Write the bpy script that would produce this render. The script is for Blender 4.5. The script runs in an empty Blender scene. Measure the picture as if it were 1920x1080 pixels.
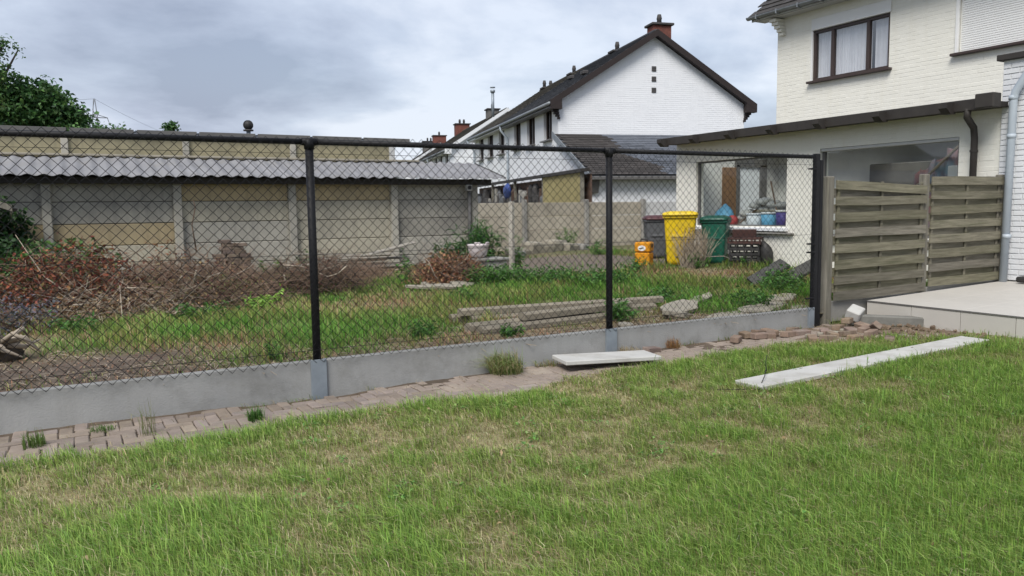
import bpy, math, random
import numpy as np
from mathutils import Matrix, Vector
random.seed(7); rng = np.random.default_rng(11)
sc = bpy.context.scene
COL = sc.collection

# ------------------------------------------------------------------ camera, sky, sun, exposure
CAM = Vector((-1.7546, -6.4733, 1.5077)); PITCH, ROLL, YAW = 0.09939, 0.01349, 0.5105
def setup():
    fw = Vector((math.sin(YAW)*math.cos(PITCH), math.cos(YAW)*math.cos(PITCH), -math.sin(PITCH)))
    r = Vector((math.cos(YAW), -math.sin(YAW), 0)); u = r.cross(fw)
    c, s = math.cos(ROLL), math.sin(ROLL)
    r2 = r*c - u*s; u2 = r*s + u*c
    m = Matrix(((r2.x, u2.x, -fw.x, CAM.x), (r2.y, u2.y, -fw.y, CAM.y), (r2.z, u2.z, -fw.z, CAM.z), (0, 0, 0, 1)))
    cd = bpy.data.cameras.new('camera'); cd.sensor_width = 36; cd.lens = 36*1483/1920; cd.clip_start = .05; cd.clip_end = 5000
    co = bpy.data.objects.new('camera', cd); COL.objects.link(co); co.matrix_world = m; sc.camera = co
setup()
SUN_EL, SUN_AZ = math.radians(50), math.radians(232)     # azimuth measured clockwise from +Y
sd = bpy.data.lights.new('sun', 'SUN'); sd.energy = 1.5; sd.angle = math.radians(28); sd.color = (1, .965, .9)
so = bpy.data.objects.new('sun', sd); COL.objects.link(so)
sv = Vector((math.sin(SUN_AZ)*math.cos(SUN_EL), math.cos(SUN_AZ)*math.cos(SUN_EL), math.sin(SUN_EL)))
so.rotation_euler = sv.to_track_quat('Z', 'Y').to_euler(); so.location = (0, 0, 30)
def make_world():
    w = bpy.data.worlds.new('World'); sc.world = w; w.use_nodes = True
    n, l = w.node_tree.nodes, w.node_tree.links; n.clear()
    out = n.new('ShaderNodeOutputWorld')
    sky = n.new('ShaderNodeTexSky'); sky.sky_type = 'NISHITA'; sky.sun_disc = False
    sky.sun_elevation = SUN_EL; sky.sun_rotation = SUN_AZ; sky.air_density = 1.2; sky.dust_density = 2.0
    b1 = n.new('ShaderNodeBackground'); b1.inputs[1].default_value = .07; l.new(sky.outputs[0], b1.inputs[0])
    tc = n.new('ShaderNodeTexCoord')
    # project the view direction on a flat cloud deck: xy / (z + k)
    sep = n.new('ShaderNodeSeparateXYZ'); l.new(tc.outputs['Generated'], sep.inputs[0])
    ab = n.new('ShaderNodeMath'); ab.operation = 'ABSOLUTE'; l.new(sep.outputs[2], ab.inputs[0])
    ad = n.new('ShaderNodeMath'); ad.inputs[1].default_value = .3; l.new(ab.outputs[0], ad.inputs[0])
    cx = n.new('ShaderNodeMath'); cx.operation = 'DIVIDE'; l.new(sep.outputs[0], cx.inputs[0]); l.new(ad.outputs[0], cx.inputs[1])
    cy = n.new('ShaderNodeMath'); cy.operation = 'DIVIDE'; l.new(sep.outputs[1], cy.inputs[0]); l.new(ad.outputs[0], cy.inputs[1])
    cmb = n.new('ShaderNodeCombineXYZ'); l.new(cx.outputs[0], cmb.inputs[0]); l.new(cy.outputs[0], cmb.inputs[1])
    mp = n.new('ShaderNodeMapping'); mp.inputs['Location'].default_value = (3.1, 1.7, .4); mp.inputs['Rotation'].default_value = (0, 0, .5); mp.inputs['Scale'].default_value = (.8, .9, 1)
    l.new(cmb.outputs[0], mp.inputs[0])
    nz = n.new('ShaderNodeTexNoise'); nz.inputs['Scale'].default_value = 1.9; nz.inputs['Detail'].default_value = 8; nz.inputs['Roughness'].default_value = .54; nz.inputs['Distortion'].default_value = .15
    l.new(mp.outputs[0], nz.inputs['Vector'])
    rp = n.new('ShaderNodeValToRGB'); e = rp.color_ramp.elements
    e[0].position = .38; e[0].color = (.175, .198, .258, 1)
    e[1].position = .64; e[1].color = (.40, .425, .48, 1)
    k = e.new(.46); k.color = (.235, .262, .328, 1)
    k = e.new(.54); k.color = (.295, .327, .395, 1)
    l.new(nz.outputs[0], rp.inputs[0])
    b2 = n.new('ShaderNodeBackground'); b2.inputs[1].default_value = .84; l.new(rp.outputs[0], b2.inputs[0])
    # thin breaks in the deck let a little blue through
    n2 = n.new('ShaderNodeTexNoise'); n2.inputs['Scale'].default_value = .6; n2.inputs['Detail'].default_value = 5
    l.new(mp.outputs[0], n2.inputs['Vector'])
    r2 = n.new('ShaderNodeMapRange'); r2.inputs[1].default_value = .42; r2.inputs[2].default_value = .62; r2.inputs[3].default_value = .80; r2.inputs[4].default_value = 1
    l.new(n2.outputs[0], r2.inputs[0])
    mx = n.new('ShaderNodeMixShader'); l.new(r2.outputs[0], mx.inputs[0]); l.new(b1.outputs[0], mx.inputs[1]); l.new(b2.outputs[0], mx.inputs[2])
    l.new(mx.outputs[0], out.inputs[0])
make_world()
vs = sc.view_settings; vs.view_transform = 'Standard'; vs.look = 'None'; vs.gamma = 1; vs.exposure = 1.33
sc.render.engine = 'CYCLES'; sc.cycles.max_bounces = 7; sc.cycles.transparent_max_bounces = 16

# ------------------------------------------------------------------ helpers
WM = {}      # world matrix of every thing
def V(*a): return Vector(a)
def tag(o, label=None, cat=None, group=None, kind=None):
    if label: o['label'] = label
    if cat: o['category'] = cat
    if group: o['group'] = group
    if kind: o['kind'] = kind
    return o
def thing(name, label, cat, loc=(0, 0, 0), rz=0, group=None):
    o = bpy.data.objects.new(name, None); COL.objects.link(o); o.empty_display_size = .2
    o.location = loc; o.rotation_euler = (0, 0, rz)
    WM[o.name] = Matrix.Translation(loc) @ Matrix.Rotation(rz, 4, 'Z')
    return tag(o, label, cat, group)
def wm(o): return WM.get(o.name, Matrix.Identity(4)) if o else Matrix.Identity(4)
def inst(name, mesh, mw, parent=None):
    """another object on shared mesh data, at world matrix mw"""
    o = bpy.data.objects.new(name, mesh); COL.objects.link(o)
    if parent: o.parent = parent; o.matrix_local = wm(parent).inverted() @ mw
    else: o.matrix_world = mw; 
    WM[o.name] = mw
    return o
def rotm(rx=0, ry=0, rz=0): return (Matrix.Rotation(rz, 3, 'Z') @ Matrix.Rotation(ry, 3, 'Y') @ Matrix.Rotation(rx, 3, 'X'))
class MB:
    def __init__(s): s.v = []; s.f = []
    def add(s, vs, fs):
        b = len(s.v); s.v += [tuple(q) for q in vs]; s.f += [tuple(b+i for i in q) for q in fs]; return s
    def box(s, c, d, bev=0, R=None):
        c = Vector(c); h = [q/2 for q in d]
        if bev <= 0:
            vs = [Vector((x*h[0], y*h[1], z*h[2])) for x in (-1, 1) for y in (-1, 1) for z in (-1, 1)]
            fs = [(0, 1, 3, 2), (4, 6, 7, 5), (0, 4, 5, 1), (2, 3, 7, 6), (0, 2, 6, 4), (1, 5, 7, 3)]
        else:
            bev = min(bev, min(h)*.9); vs = []; idx = {}
            for x in (-1, 1):
                for y in (-1, 1):
                    for z in (-1, 1):
                        for a in range(3):
                            p = [x*h[0], y*h[1], z*h[2]]
                            for k, sg in enumerate((x, y, z)):
                                if k != a: p[k] -= sg*bev
                            idx[(x, y, z, a)] = len(vs); vs.append(Vector(p))
            fs = []
            for a in range(3):
                b, c2 = (a+1) % 3, (a+2) % 3
                for sg in (-1, 1):
                    q = []
                    for (m, n) in ((-1, -1), (1, -1), (1, 1), (-1, 1)):
                        t = [0, 0, 0]; t[a] = sg; t[b] = m; t[c2] = n; q.append(idx[(*t, a)])
                    fs.append(tuple(q if sg > 0 else q[::-1]))
                # edges along axis a
                for m in (-1, 1):
                    for n in (-1, 1):
                        t0 = [0, 0, 0]; t1 = [0, 0, 0]; t0[a] = -1; t1[a] = 1
                        for t in (t0, t1): t[b] = m; t[c2] = n
                        q = [idx[(*t0, b)], idx[(*t1, b)], idx[(*t1, c2)], idx[(*t0, c2)]]
                        fs.append(tuple(q if m*n < 0 else q[::-1]))
            for x in (-1, 1):
                for y in (-1, 1):
                    for z in (-1, 1):
                        q = [idx[(x, y, z, a)] for a in range(3)]
                        fs.append(tuple(q if x*y*z > 0 else q[::-1]))
        if R is not None: vs = [R @ q for q in vs]
        return s.add([q+c for q in vs], fs)
    def quad(s, a, b, c, d): return s.add([a, b, c, d], [(0, 1, 2, 3)])
    def hexa(s, bot, top):     # 4 bottom, 4 top corners (ccw from above)
        return s.add(list(bot)+list(top), [(3, 2, 1, 0), (4, 5, 6, 7), (0, 1, 5, 4), (1, 2, 6, 5), (2, 3, 7, 6), (3, 0, 4, 7)])
    def tube(s, pts, r, n=6, cap=True):
        pts = [Vector(p) for p in pts]; m = len(pts)
        if not hasattr(r, '__len__'): r = [r]*m
        vs = []; fs = []; up = None
        for i, p in enumerate(pts):
            t = (pts[min(i+1, m-1)]-pts[max(i-1, 0)]).normalized()
            if up is None:
                up = t.cross(Vector((0, 0, 1)) if abs(t.z) < .9 else Vector((1, 0, 0))).normalized()
            up = (up - t*up.dot(t)).normalized(); w = t.cross(up)
            for k in range(n):
                a = 2*math.pi*(k+.5)/n; vs.append(p+(up*math.cos(a)+w*math.sin(a))*r[i])
        for i in range(m-1):
            for k in range(n):
                k2 = (k+1) % n; fs.append((i*n+k, i*n+k2, (i+1)*n+k2, (i+1)*n+k))
        if cap: fs.append(tuple(range(n))[::-1]); fs.append(tuple((m-1)*n+k for k in range(n)))
        return s.add(vs, fs)
    def loft(s, rings, cap=True):
        n = len(rings[0]); vs = [q for r in rings for q in r]; fs = []
        for i in range(len(rings)-1):
            for k in range(n):
                k2 = (k+1) % n; fs.append((i*n+k, i*n+k2, (i+1)*n+k2, (i+1)*n+k))
        if cap: fs.append(tuple(range(n))[::-1]); fs.append(tuple((len(rings)-1)*n+k for k in range(n)))
        return s.add(vs, fs)
    def prism(s, poly, vec):   # planar polygon extruded along vec
        poly = [Vector(q) for q in poly]; vec = Vector(vec); n = len(poly)
        fs = [tuple(range(n))[::-1], tuple(range(n, 2*n))] + [(k, (k+1) % n, n+(k+1) % n, n+k) for k in range(n)]
        return s.add(poly+[q+vec for q in poly], fs)
    def blob(s, c, rad, seed=0, amp=.15, nu=14, nv=9, R=None):
        r = random.Random(seed); ph = [(r.uniform(1, 3), r.uniform(0, 6), r.uniform(1, 3), r.uniform(0, 6)) for _ in range(4)]
        vs = []; fs = []; c = Vector(c)
        def pt(th, fi):
            k = 1+amp*sum(math.sin(a*th*1.0+b)*math.sin(cc*fi+d) for a, b, cc, d in [(round(q[0]), q[1], q[2], q[3]) for q in ph])/2
            q = Vector((math.cos(th)*math.sin(fi)*rad[0], math.sin(th)*math.sin(fi)*rad[1], math.cos(fi)*rad[2]))*k
            return (R @ q if R is not None else q)+c
        vs.append(pt(0, 0.0001))
        for j in range(1, nv):
            for i in range(nu): vs.append(pt(2*math.pi*i/nu, math.pi*j/nv))
        vs.append(pt(0, math.pi-.0001))
        for i in range(nu): fs.append((0, 1+i, 1+(i+1) % nu))
        for j in range(nv-2):
            for i in range(nu):
                a = 1+j*nu+i; b = 1+j*nu+(i+1) % nu; fs.append((a, a+nu, b+nu, b))
        L = 1+(nv-2)*nu
        for i in range(nu): fs.append((L+i, len(vs)-1, L+(i+1) % nu))
        return s.add(vs, fs)
    def slabrock(s, c, rx, ry, h, seed, R=None, n=11):
        r = random.Random(seed); rings = []; c = Vector(c)
        rad = [r.uniform(.72, 1.1) for _ in range(n)]
        for z, k in ((-.5, .8), (-.36, .97), (.3, 1.0), (.46, .94), (.5, .84)):
            ring = []
            for i in range(n):
                a = 2*math.pi*i/n; q = Vector((math.cos(a)*rx*rad[i]*k, math.sin(a)*ry*rad[i]*k, z*h+r.uniform(-.08, .08)*h))
                ring.append((R @ q if R is not None else q)+c)
            rings.append(ring)
        return s.loft(rings)
    def wall(s, o, u, v, nrm, U, Vv, holes, th):
        """slab with rectangular holes; o lower corner on the outer face, nrm the outward normal"""
        o, u, v, nrm = Vector(o), Vector(u), Vector(v), Vector(nrm)
        us = sorted({0, U, *[h[0] for h in holes], *[h[1] for h in holes]}); vv = sorted({0, Vv, *[h[2] for h in holes], *[h[3] for h in holes]})
        for i in range(len(us)-1):
            for j in range(len(vv)-1):
                a, b, c, d = us[i], us[i+1], vv[j], vv[j+1]; m, n = (a+b)/2, (c+d)/2
                if any(h[0] < m < h[1] and h[2] < n < h[3] for h in holes): continue
                q = [o+u*a+v*c, o+u*b+v*c, o+u*b+v*d, o+u*a+v*d]; s.prism(q, -nrm*th)
        return s
    def build(s, name, mat, parent=None, smooth=False, local=False, loc=None):
        me = bpy.data.meshes.new(name); o = bpy.data.objects.new(name, me); COL.objects.link(o)
        if parent:
            o.parent = parent; WM[o.name] = wm(parent)
            vs = s.v if local else [tuple(wm(parent).inverted() @ Vector(q)) for q in s.v]
        else:
            a = np.array(s.v)
            if loc is None: loc = ((a[:, 0].min()+a[:, 0].max())/2, (a[:, 1].min()+a[:, 1].max())/2, a[:, 2].min())
            vs = (a-np.array(loc)).tolist(); o.location = loc; WM[o.name] = Matrix.Translation(loc)
        me.from_pydata(vs, [], s.f); me.materials.append(mat)
        if smooth:
            me.polygons.foreach_set('use_smooth', [True]*len(me.polygons))
        me.update(); return o
def copy_tree(o, parent=None, mw=None, label=None):
    c = o.copy(); COL.objects.link(c); c.parent = parent
    if mw is not None: c.matrix_world = mw; WM[c.name] = mw
    else: WM[c.name] = wm(parent)
    if label: c['label'] = label
    for ch in list(o.children): copy_tree(ch, c)
    return c
def loc_xf(mw): return lambda *p: mw @ Vector(p)

# value noise
_T = rng.random((256, 256))
def vnoise(x, y):
    xi = np.floor(x).astype(int); yi = np.floor(y).astype(int); fx = x-xi; fy = y-yi
    fx = fx*fx*(3-2*fx); fy = fy*fy*(3-2*fy); xi &= 255; yi &= 255; x1 = (xi+1) & 255; y1 = (yi+1) & 255
    return (_T[xi, yi]*(1-fx)+_T[x1, yi]*fx)*(1-fy)+(_T[xi, y1]*(1-fx)+_T[x1, y1]*fx)*fy
def fbm(x, y, s=1., o=4):
    x = np.asarray(x, float)*s; y = np.asarray(y, float)*s; t = 0; a = .5; k = 0
    for i in range(o): t = t+a*vnoise(x+17.3*i, y+9.1*i); k += a; x = x*2; y = y*2; a *= .5
    return t/k
def sstep(a, b, x): t = np.clip((x-a)/(b-a), 0, 1); return t*t*(3-2*t)
def h_lawn(x, y): return .013*np.clip(np.asarray(x, float)-1.5, 0, 6)
def h_yard(x, y): return .19+.13*np.clip(np.asarray(y, float)/7, 0, 1)+.07*sstep(6, 9.5, np.asarray(x, float))
def hl(x, y): return float(h_lawn(x, y))
def hy(x, y): return float(h_yard(x, y))

# ------------------------------------------------------------------ materials
MATS = {}
def mat(name, c1, c2=None, scale=4., rough=.8, bump=.0, bscale=60., stain=None, stain_scale=1.5, stain_amt=.5, rnd=0., spec=.3, metal=0., stretch=(1, 1, 1), attr=None, transl=0., streak=None, huev=0., coat=0.):
    if name in MATS: return MATS[name]
    m = bpy.data.materials.new(name); m.use_nodes = True; n, l = m.node_tree.nodes, m.node_tree.links
    bs = n['Principled BSDF']; out = n['Material Output']
    bs.inputs['Roughness'].default_value = rough; bs.inputs['Specular IOR Level'].default_value = spec; bs.inputs['Metallic'].default_value = metal
    if coat: bs.inputs['Coat Weight'].default_value = coat
    tc = n.new('ShaderNodeTexCoord'); oi = n.new('ShaderNodeObjectInfo')
    off = n.new('ShaderNodeVectorMath'); off.operation = 'MULTIPLY_ADD'
    l.new(oi.outputs['Random'], off.inputs[0]); off.inputs[1].default_value = (37, 53, 29); l.new(tc.outputs['Object'], off.inputs[2])
    mp = n.new('ShaderNodeMapping'); mp.inputs['Scale'].default_value = stretch; l.new(off.outputs[0], mp.inputs[0])
    def noise(sc_, det=5, rg=.6, src=mp):
        t = n.new('ShaderNodeTexNoise'); t.inputs['Scale'].default_value = sc_; t.inputs['Detail'].default_value = det; t.inputs['Roughness'].default_value = rg
        l.new(src.outputs[0], t.inputs['Vector']); return t
    def mix(f, a, b, mode='MIX'):
        t = n.new('ShaderNodeMix'); t.data_type = 'RGBA'; t.blend_type = mode
        if hasattr(f, 'links'): l.new(f, t.inputs[0])
        else: t.inputs[0].default_value = f
        for q, k in ((a, 6), (b, 7)):
            if hasattr(q, 'links'): l.new(q, t.inputs[k])
            else: t.inputs[k].default_value = (*q, 1)
        return t.outputs[2]
    def rng_(src, a, b, c=0, d=1):
        t = n.new('ShaderNodeMapRange'); l.new(src, t.inputs[0])
        for k, q in enumerate((a, b, c, d)): t.inputs[k+1].default_value = q
        return t.outputs[0]
    if attr:
        at = n.new('ShaderNodeAttribute'); at.attribute_name = attr; col = at.outputs['Color']
        if c2: nz = noise(scale); col = mix(rng_(nz.outputs[0], .3, .7), col, mix(1., col, c2, 'MULTIPLY'))
    else:
        if c2 is None: c2 = tuple(q*.82 for q in c1)
        nz = noise(scale); col = mix(rng_(nz.outputs[0], .3, .7), c1, c2)
    if stain:
        ns = noise(stain_scale, 6, .65); col = mix(rng_(ns.outputs[0], .5, .72, 0, stain_amt), col, stain)
    if streak:   # run-off marks: noise stretched along z
        mp2 = n.new('ShaderNodeMapping'); mp2.inputs['Scale'].default_value = (9, 9, .7); l.new(off.outputs[0], mp2.inputs[0])
        ns = noise(1., 4, .6, mp2); col = mix(rng_(ns.outputs[0], .5, .75, 0, .55), col, streak)
    if rnd or huev:
        hs = n.new('ShaderNodeHueSaturation'); l.new(col, hs.inputs['Color'])
        l.new(rng_(oi.outputs['Random'], 0, 1, 1-rnd, 1+rnd), hs.inputs['Value'])
        if huev:
            wn = n.new('ShaderNodeTexWhiteNoise'); wn.noise_dimensions = '1D'; l.new(oi.outputs['Random'], wn.inputs['W'])
            l.new(rng_(wn.outputs[0], 0, 1, .5-huev, .5+huev), hs.inputs['Hue']); l.new(rng_(wn.outputs[0], 0, 1, .8, 1.15), hs.inputs['Saturation'])
        col = hs.outputs[0]
    l.new(col, bs.inputs['Base Color'])
    if bump:
        nb = noise(bscale, 6, .65); bp = n.new('ShaderNodeBump'); bp.inputs['Strength'].default_value = bump; bp.inputs['Distance'].default_value = .01
        l.new(nb.outputs[0], bp.inputs['Height']); l.new(bp.outputs[0], bs.inputs['Normal'])
        l.new(rng_(nz.outputs[0] if not attr else nb.outputs[0], .2, .8, max(0, rough-.1), min(1, rough+.1)), bs.inputs['Roughness'])
    if transl:
        tr = n.new('ShaderNodeBsdfTranslucent'); l.new(col, tr.inputs[0]); ms = n.new('ShaderNodeMixShader'); ms.inputs[0].default_value = transl
        l.new(bs.outputs[0], ms.inputs[1]); l.new(tr.outputs[0], ms.inputs[2]); l.new(ms.outputs[0], out.inputs[0])
    MATS[name] = m; return m
def glass_mat(name='window_glass', tint=(.93, .96, .95), base=.0, gain=1.6):
    if name in MATS: return MATS[name]
    m = bpy.data.materials.new(name); m.use_nodes = True; n, l = m.node_tree.nodes, m.node_tree.links; n.remove(n['Principled BSDF'])
    tr = n.new('ShaderNodeBsdfTransparent'); tr.inputs[0].default_value = (*tint, 1)
    gl = n.new('ShaderNodeBsdfGlossy'); gl.inputs['Roughness'].default_value = .015
    fr = n.new('ShaderNodeFresnel'); ge = n.new('ShaderNodeNewGeometry'); mi = n.new('ShaderNodeMapRange'); mi.inputs[3].default_value = 1.5; mi.inputs[4].default_value = 1/1.5; l.new(ge.outputs['Backfacing'], mi.inputs[0]); l.new(mi.outputs[0], fr.inputs[0])
    ml = n.new('ShaderNodeMath'); ml.operation = 'MULTIPLY_ADD'; ml.inputs[1].default_value = gain; ml.inputs[2].default_value = base; ml.use_clamp = True; l.new(fr.outputs[0], ml.inputs[0])
    ms = n.new('ShaderNodeMixShader'); l.new(ml.outputs[0], ms.inputs[0]); l.new(tr.outputs[0], ms.inputs[1]); l.new(gl.outputs[0], ms.inputs[2])
    l.new(ms.outputs[0], n['Material Output'].inputs[0]); MATS[name] = m; return m
M = lambda k: MATS[k]
mat('soil', (.12, .085, .06), (.2, .15, .105), 3, .95, .6, 40)
mat('ground', None or (.1, .1, .06), (.16, .14, .08), 9, .95, .7, 55, attr='col')
MATS.pop('ground'); mat('ground', (1, 1, 1), (.62, .6, .56), 14, .95, .8, 60, attr='col')
mat('far_ground', (.09, .11, .05), (.13, .12, .07), .3, .95)
mat('grass', (1, 1, 1), None, 1, .5, attr='col', transl=.3, spec=.3)
mat('leaf', (1, 1, 1), None, 1, .5, attr='col', transl=.3, spec=.3)
mat('dead_leaf', (1, 1, 1), None, 1, .75, attr='col', transl=.15, spec=.15)
mat('paver', (.265, .215, .18), (.195, .16, .137), 7, .9, .5, 70, stain=(.33, .28, .225), stain_scale=3, stain_amt=.7, rnd=.18, huev=.012)
mat('brick_loose', (.25, .175, .13), (.17, .125, .1), 9, .9, .6, 60, stain=(.34, .29, .235), stain_scale=5, stain_amt=.7, rnd=.22, huev=.015)
mat('brick_old', (.17, .125, .1), (.11, .085, .072), 9, .9, .6, 60, stain=(.24, .2, .165), stain_scale=5, stain_amt=.6, rnd=.3, huev=.015)
mat('new_concrete', (.345, .345, .335), (.27, .272, .268), 1.6, .85, .4, 90, stain=(.17, .168, .155), stain_scale=2.6, stain_amt=.75, streak=(.26, .258, .245))
mat('pale_slab', (.5, .492, .465), (.42, .415, .395), 3, .85, .25, 90, stain=(.29, .27, .235), stain_scale=3.3, stain_amt=.6)
mat('old_concrete', (.34, .33, .30), (.25, .24, .225), 2.2, .92, .5, 60, stain=(.16, .155, .14), stain_scale=1.7, stain_amt=.6, rnd=.12)
mat('grey_slab', (.41, .39, .335), (.32, .305, .265), 1.8, .92, .5, 50, stain=(.17, .165, .15), stain_scale=1.2, stain_amt=.6, rnd=.12, streak=(.2, .195, .18))
mat('yellow_slab', (.47, .375, .22), (.39, .325, .21), 1.2, .92, .4, 50, stain=(.24, .2, .14), stain_scale=1.6, stain_amt=.5, rnd=.08, streak=(.27, .22, .13))
mat('cream_slab', (.46, .425, .33), (.38, .355, .29), 1.4, .92, .4, 50, stain=(.2, .19, .16), stain_scale=1.5, stain_amt=.5, rnd=.08, streak=(.25, .235, .19))
mat('beige_panel', (.33, .295, .19), (.27, .245, .165), 1.6, .9, .4, 50, stain=(.14, .13, .09), stain_scale=2, stain_amt=.6, rnd=.06, streak=(.16, .145, .1))
mat('far_slab', (.41, .37, .3), (.33, .3, .245), 2.5, .93, .5, 60, stain=(.2, .18, .14), stain_scale=2.2, stain_amt=.65, rnd=.1)
mat('white_slab', (.56, .56, .56), (.48, .48, .48), 3, .9, .3, 60)
mat('fibre_cement', (.25, .25, .262), (.19, .19, .2), 1.2, .85, .35, 40, stain=(.2, .19, .17), stain_scale=2.2, stain_amt=.5, rnd=.07)
mat('black_pvc', (.010, .010, .012), (.016, .016, .018), 5, .55, spec=.22)
mat('galv', (.30, .34, .38), (.24, .275, .31), 6, .5, .1, 50, metal=.35, stain=(.2, .22, .24), stain_amt=.4)
mat('old_wood', (.235, .215, .16), (.12, .11, .08), 4, .9, .9, 40, stain=(.085, .088, .05), stain_scale=2.2, stain_amt=.7, rnd=.2, huev=.012, stretch=(.7, 6, 9))
mat('post_wood', (.27, .25, .21), (.14, .13, .105), 4, .9, .9, 40, stain=(.14, .14, .1), stain_scale=2.2, stain_amt=.5, rnd=.1, stretch=(7, 7, .6))
mat('plank_wood', (.42, .39, .34), (.28, .26, .22), 3, .9, .5, 30, stain=(.17, .16, .14), stain_amt=.5, rnd=.2, stretch=(.7, 7, 7))
mat('tile', (.50, .475, .435), (.455, .435, .40), 2.2, .55, .1, 80, rnd=.03, spec=.4)
mat('cream_paint', (.75, .735, .67), (.71, .695, .63), 1.3, .75, .25, 60, stain=(.62, .595, .51), stain_scale=.9, stain_amt=.35)
mat('cream_brick', (.755, .74, .675), (.72, .705, .64), 5, .75, .35, 45, rnd=.02, streak=(.69, .665, .58))
mat('white_brick', (.70, .71, .73), (.64, .652, .67), 3, .75, .35, 45, rnd=.035, stain=(.5, .5, .5), stain_scale=2.4, stain_amt=.25)
mat('white_paint', (.71, .72, .735), (.66, .67, .69), 1.2, .75, .2, 60, stain=(.6, .61, .62), stain_scale=.8, stain_amt=.3)
mat('far_white', (.78, .79, .81), (.74, .75, .775), 2.5, .8, .3, 30, stain=(.66, .67, .685), stain_scale=.5, stain_amt=.4, streak=(.7, .71, .73))
mat('brown_pvc', (.055, .038, .033), (.045, .03, .027), 3, .45, spec=.4)
mat('dark_brown', (.03, .026, .024), (.045, .04, .036), 4, .6, .2, 60)
mat('bargeboard', (.032, .023, .022), (.025, .019, .018), 3, .6)
mat('soffit_grey', (.5, .5, .49), (.45, .45, .44), 3, .6)
mat('zinc', (.27, .29, .31), (.2, .215, .23), 5, .5, metal=.5)
mat('pvc_grey', (.42, .47, .52), (.37, .42, .47), 5, .5, .05, 40, spec=.4)
mat('slate', (.062, .064, .072), (.04, .041, .046), 3, .75, .3, 30, rnd=.3)
mat('slate_brown', (.09, .08, .068), (.06, .055, .048), 3, .85, .4, 30, rnd=.3, stain=(.15, .15, .11), stain_scale=.8, stain_amt=.4)
mat('slate_blue', (.105, .115, .135), (.075, .083, .1), 3, .7, .3, 30, rnd=.3)
mat('slate_dark', (.055, .048, .045), (.04, .036, .034), 3, .8, .3, 30, rnd=.25)
mat('roof_tile', (.06, .055, .052), (.042, .04, .038), 4, .8, .4, 40, rnd=.3)
mat('chimney_brick', (.19, .07, .052), (.13, .05, .04), 6, .9, .4, 30, stain=(.08, .05, .045), stain_amt=.5)
mat('chimney_grey', (.16, .155, .15), (.11, .105, .1), 5, .9, .4, 30)
mat('clay_pot', (.075, .07, .07), (.05, .048, .048), 5, .8)
mat('shutter', (.76, .76, .75), (.72, .72, .71), 2, .5)
mat('frame_grey', (.14, .135, .13), (.11, .107, .105), 3, .5)
mat('curtain', (.86, .87, .9), (.8, .81, .84), 8, .9, transl=.12)
mat('room_wall', (.7, .69, .66), (.56, .55, .53), 1.5, .9)
mat('room_floor', (.3, .28, .26), None, 3, .8)
mat('door_brown', (.24, .135, .07), (.18, .1, .05), 3, .6, stretch=(5, 5, .5))
mat('door_glass', (.72, .74, .76), (.66, .68, .7), 2, .3)
mat('yellow_plastic', (.72, .50, .012), (.66, .45, .012), 2, .45, .04, 30, spec=.4, stain=(.36, .28, .07), stain_scale=3, stain_amt=.55)
mat('green_plastic', (.01, .115, .075), (.012, .095, .062), 2, .45, .04, 30, spec=.4, stain=(.07, .13, .1), stain_scale=3, stain_amt=.55)
mat('green_lid', (.008, .06, .043), (.012, .075, .05), 3, .42, spec=.4)
mat('grey_plastic', (.115, .12, .128), (.09, .094, .1), 2, .5, .04, 30, spec=.35)
mat('dark_red_lid', (.1, .035, .04), (.075, .03, .034), 3, .45)
mat('black_plastic', (.028, .027, .027), (.04, .038, .037), 4, .55, .1, 50)
mat('brown_plastic', (.075, .035, .03), (.055, .03, .026), 4, .55, .1, 50, rnd=.25)
mat('orange_plastic', (.62, .27, .012), (.55, .22, .012), 3, .45, .05, 40)
mat('label_white', (.75, .75, .74), None, 2, .6)
mat('label_ink', (.03, .03, .035), None, 2, .6)
mat('bowl_white', (.62, .56, .56), (.54, .48, .48), 3, .5)
mat('trough', (.31, .305, .285), (.23, .225, .21), 5, .92, .5, 50, stain=(.14, .14, .11), stain_amt=.6)
mat('mortar', (.33, .3, .24), (.24, .22, .178), 5, .95, .7, 40, stain=(.33, .3, .25), stain_scale=3, stain_amt=.5)
mat('kerb', (.2, .195, .175), (.14, .138, .125), 5, .93, .6, 50, stain=(.3, .29, .26), stain_amt=.5)
mat('post_concrete', (.27, .235, .18), (.18, .16, .125), 2.5, .93, .6, 55, stain=(.12, .115, .085), stain_scale=2., stain_amt=.65, rnd=.12, streak=(.16, .145, .11))
mat('twig', (.23, .16, .115), (.14, .1, .075), 6, .9, .3, 60, rnd=.25)
mat('pale_branch', (.4, .34, .265), (.28, .235, .185), 6, .9, .3, 60, rnd=.15)
mat('bark', (.1, .08, .06), (.06, .05, .04), 7, .95, .6, 40, stretch=(3, 3, .5))
mat('sack', (.55, .54, .5), (.45, .44, .41), 5, .8, .3, 30, rnd=.12)
mat('blue_bag', (.16, .42, .62), (.12, .34, .52), 4, .5, rnd=.1)
mat('bucket_white', (.7, .72, .74), (.6, .63, .66), 4, .5)
mat('bucket_violet', (.06, .05, .2), (.08, .06, .25), 4, .5)
mat('ball_red', (.42, .06, .06), None, 4, .5)
mat('pink_cloth', (.45, .2, .17), (.15, .25, .33), 3.2, .85)
mat('panel_yellow', (.35, .3, .14), (.3, .255, .12), 2, .8, .1, 40, stain=(.22, .19, .1), stain_amt=.4)
mat('clutter_dark', (.03, .03, .032), (.07, .065, .062), 8, .8, rnd=.5)
mat('clutter_brown', (.12, .07, .05), (.07, .05, .04), 8, .8, rnd=.4)
mat('blue_tarp', (.045, .08, .26), (.035, .06, .2), 5, .5)
mat('solar', (.012, .014, .025), (.02, .022, .035), 4, .25, spec=.5)
mat('pylon', (.2, .21, .23), None, 3, .7)
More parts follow.
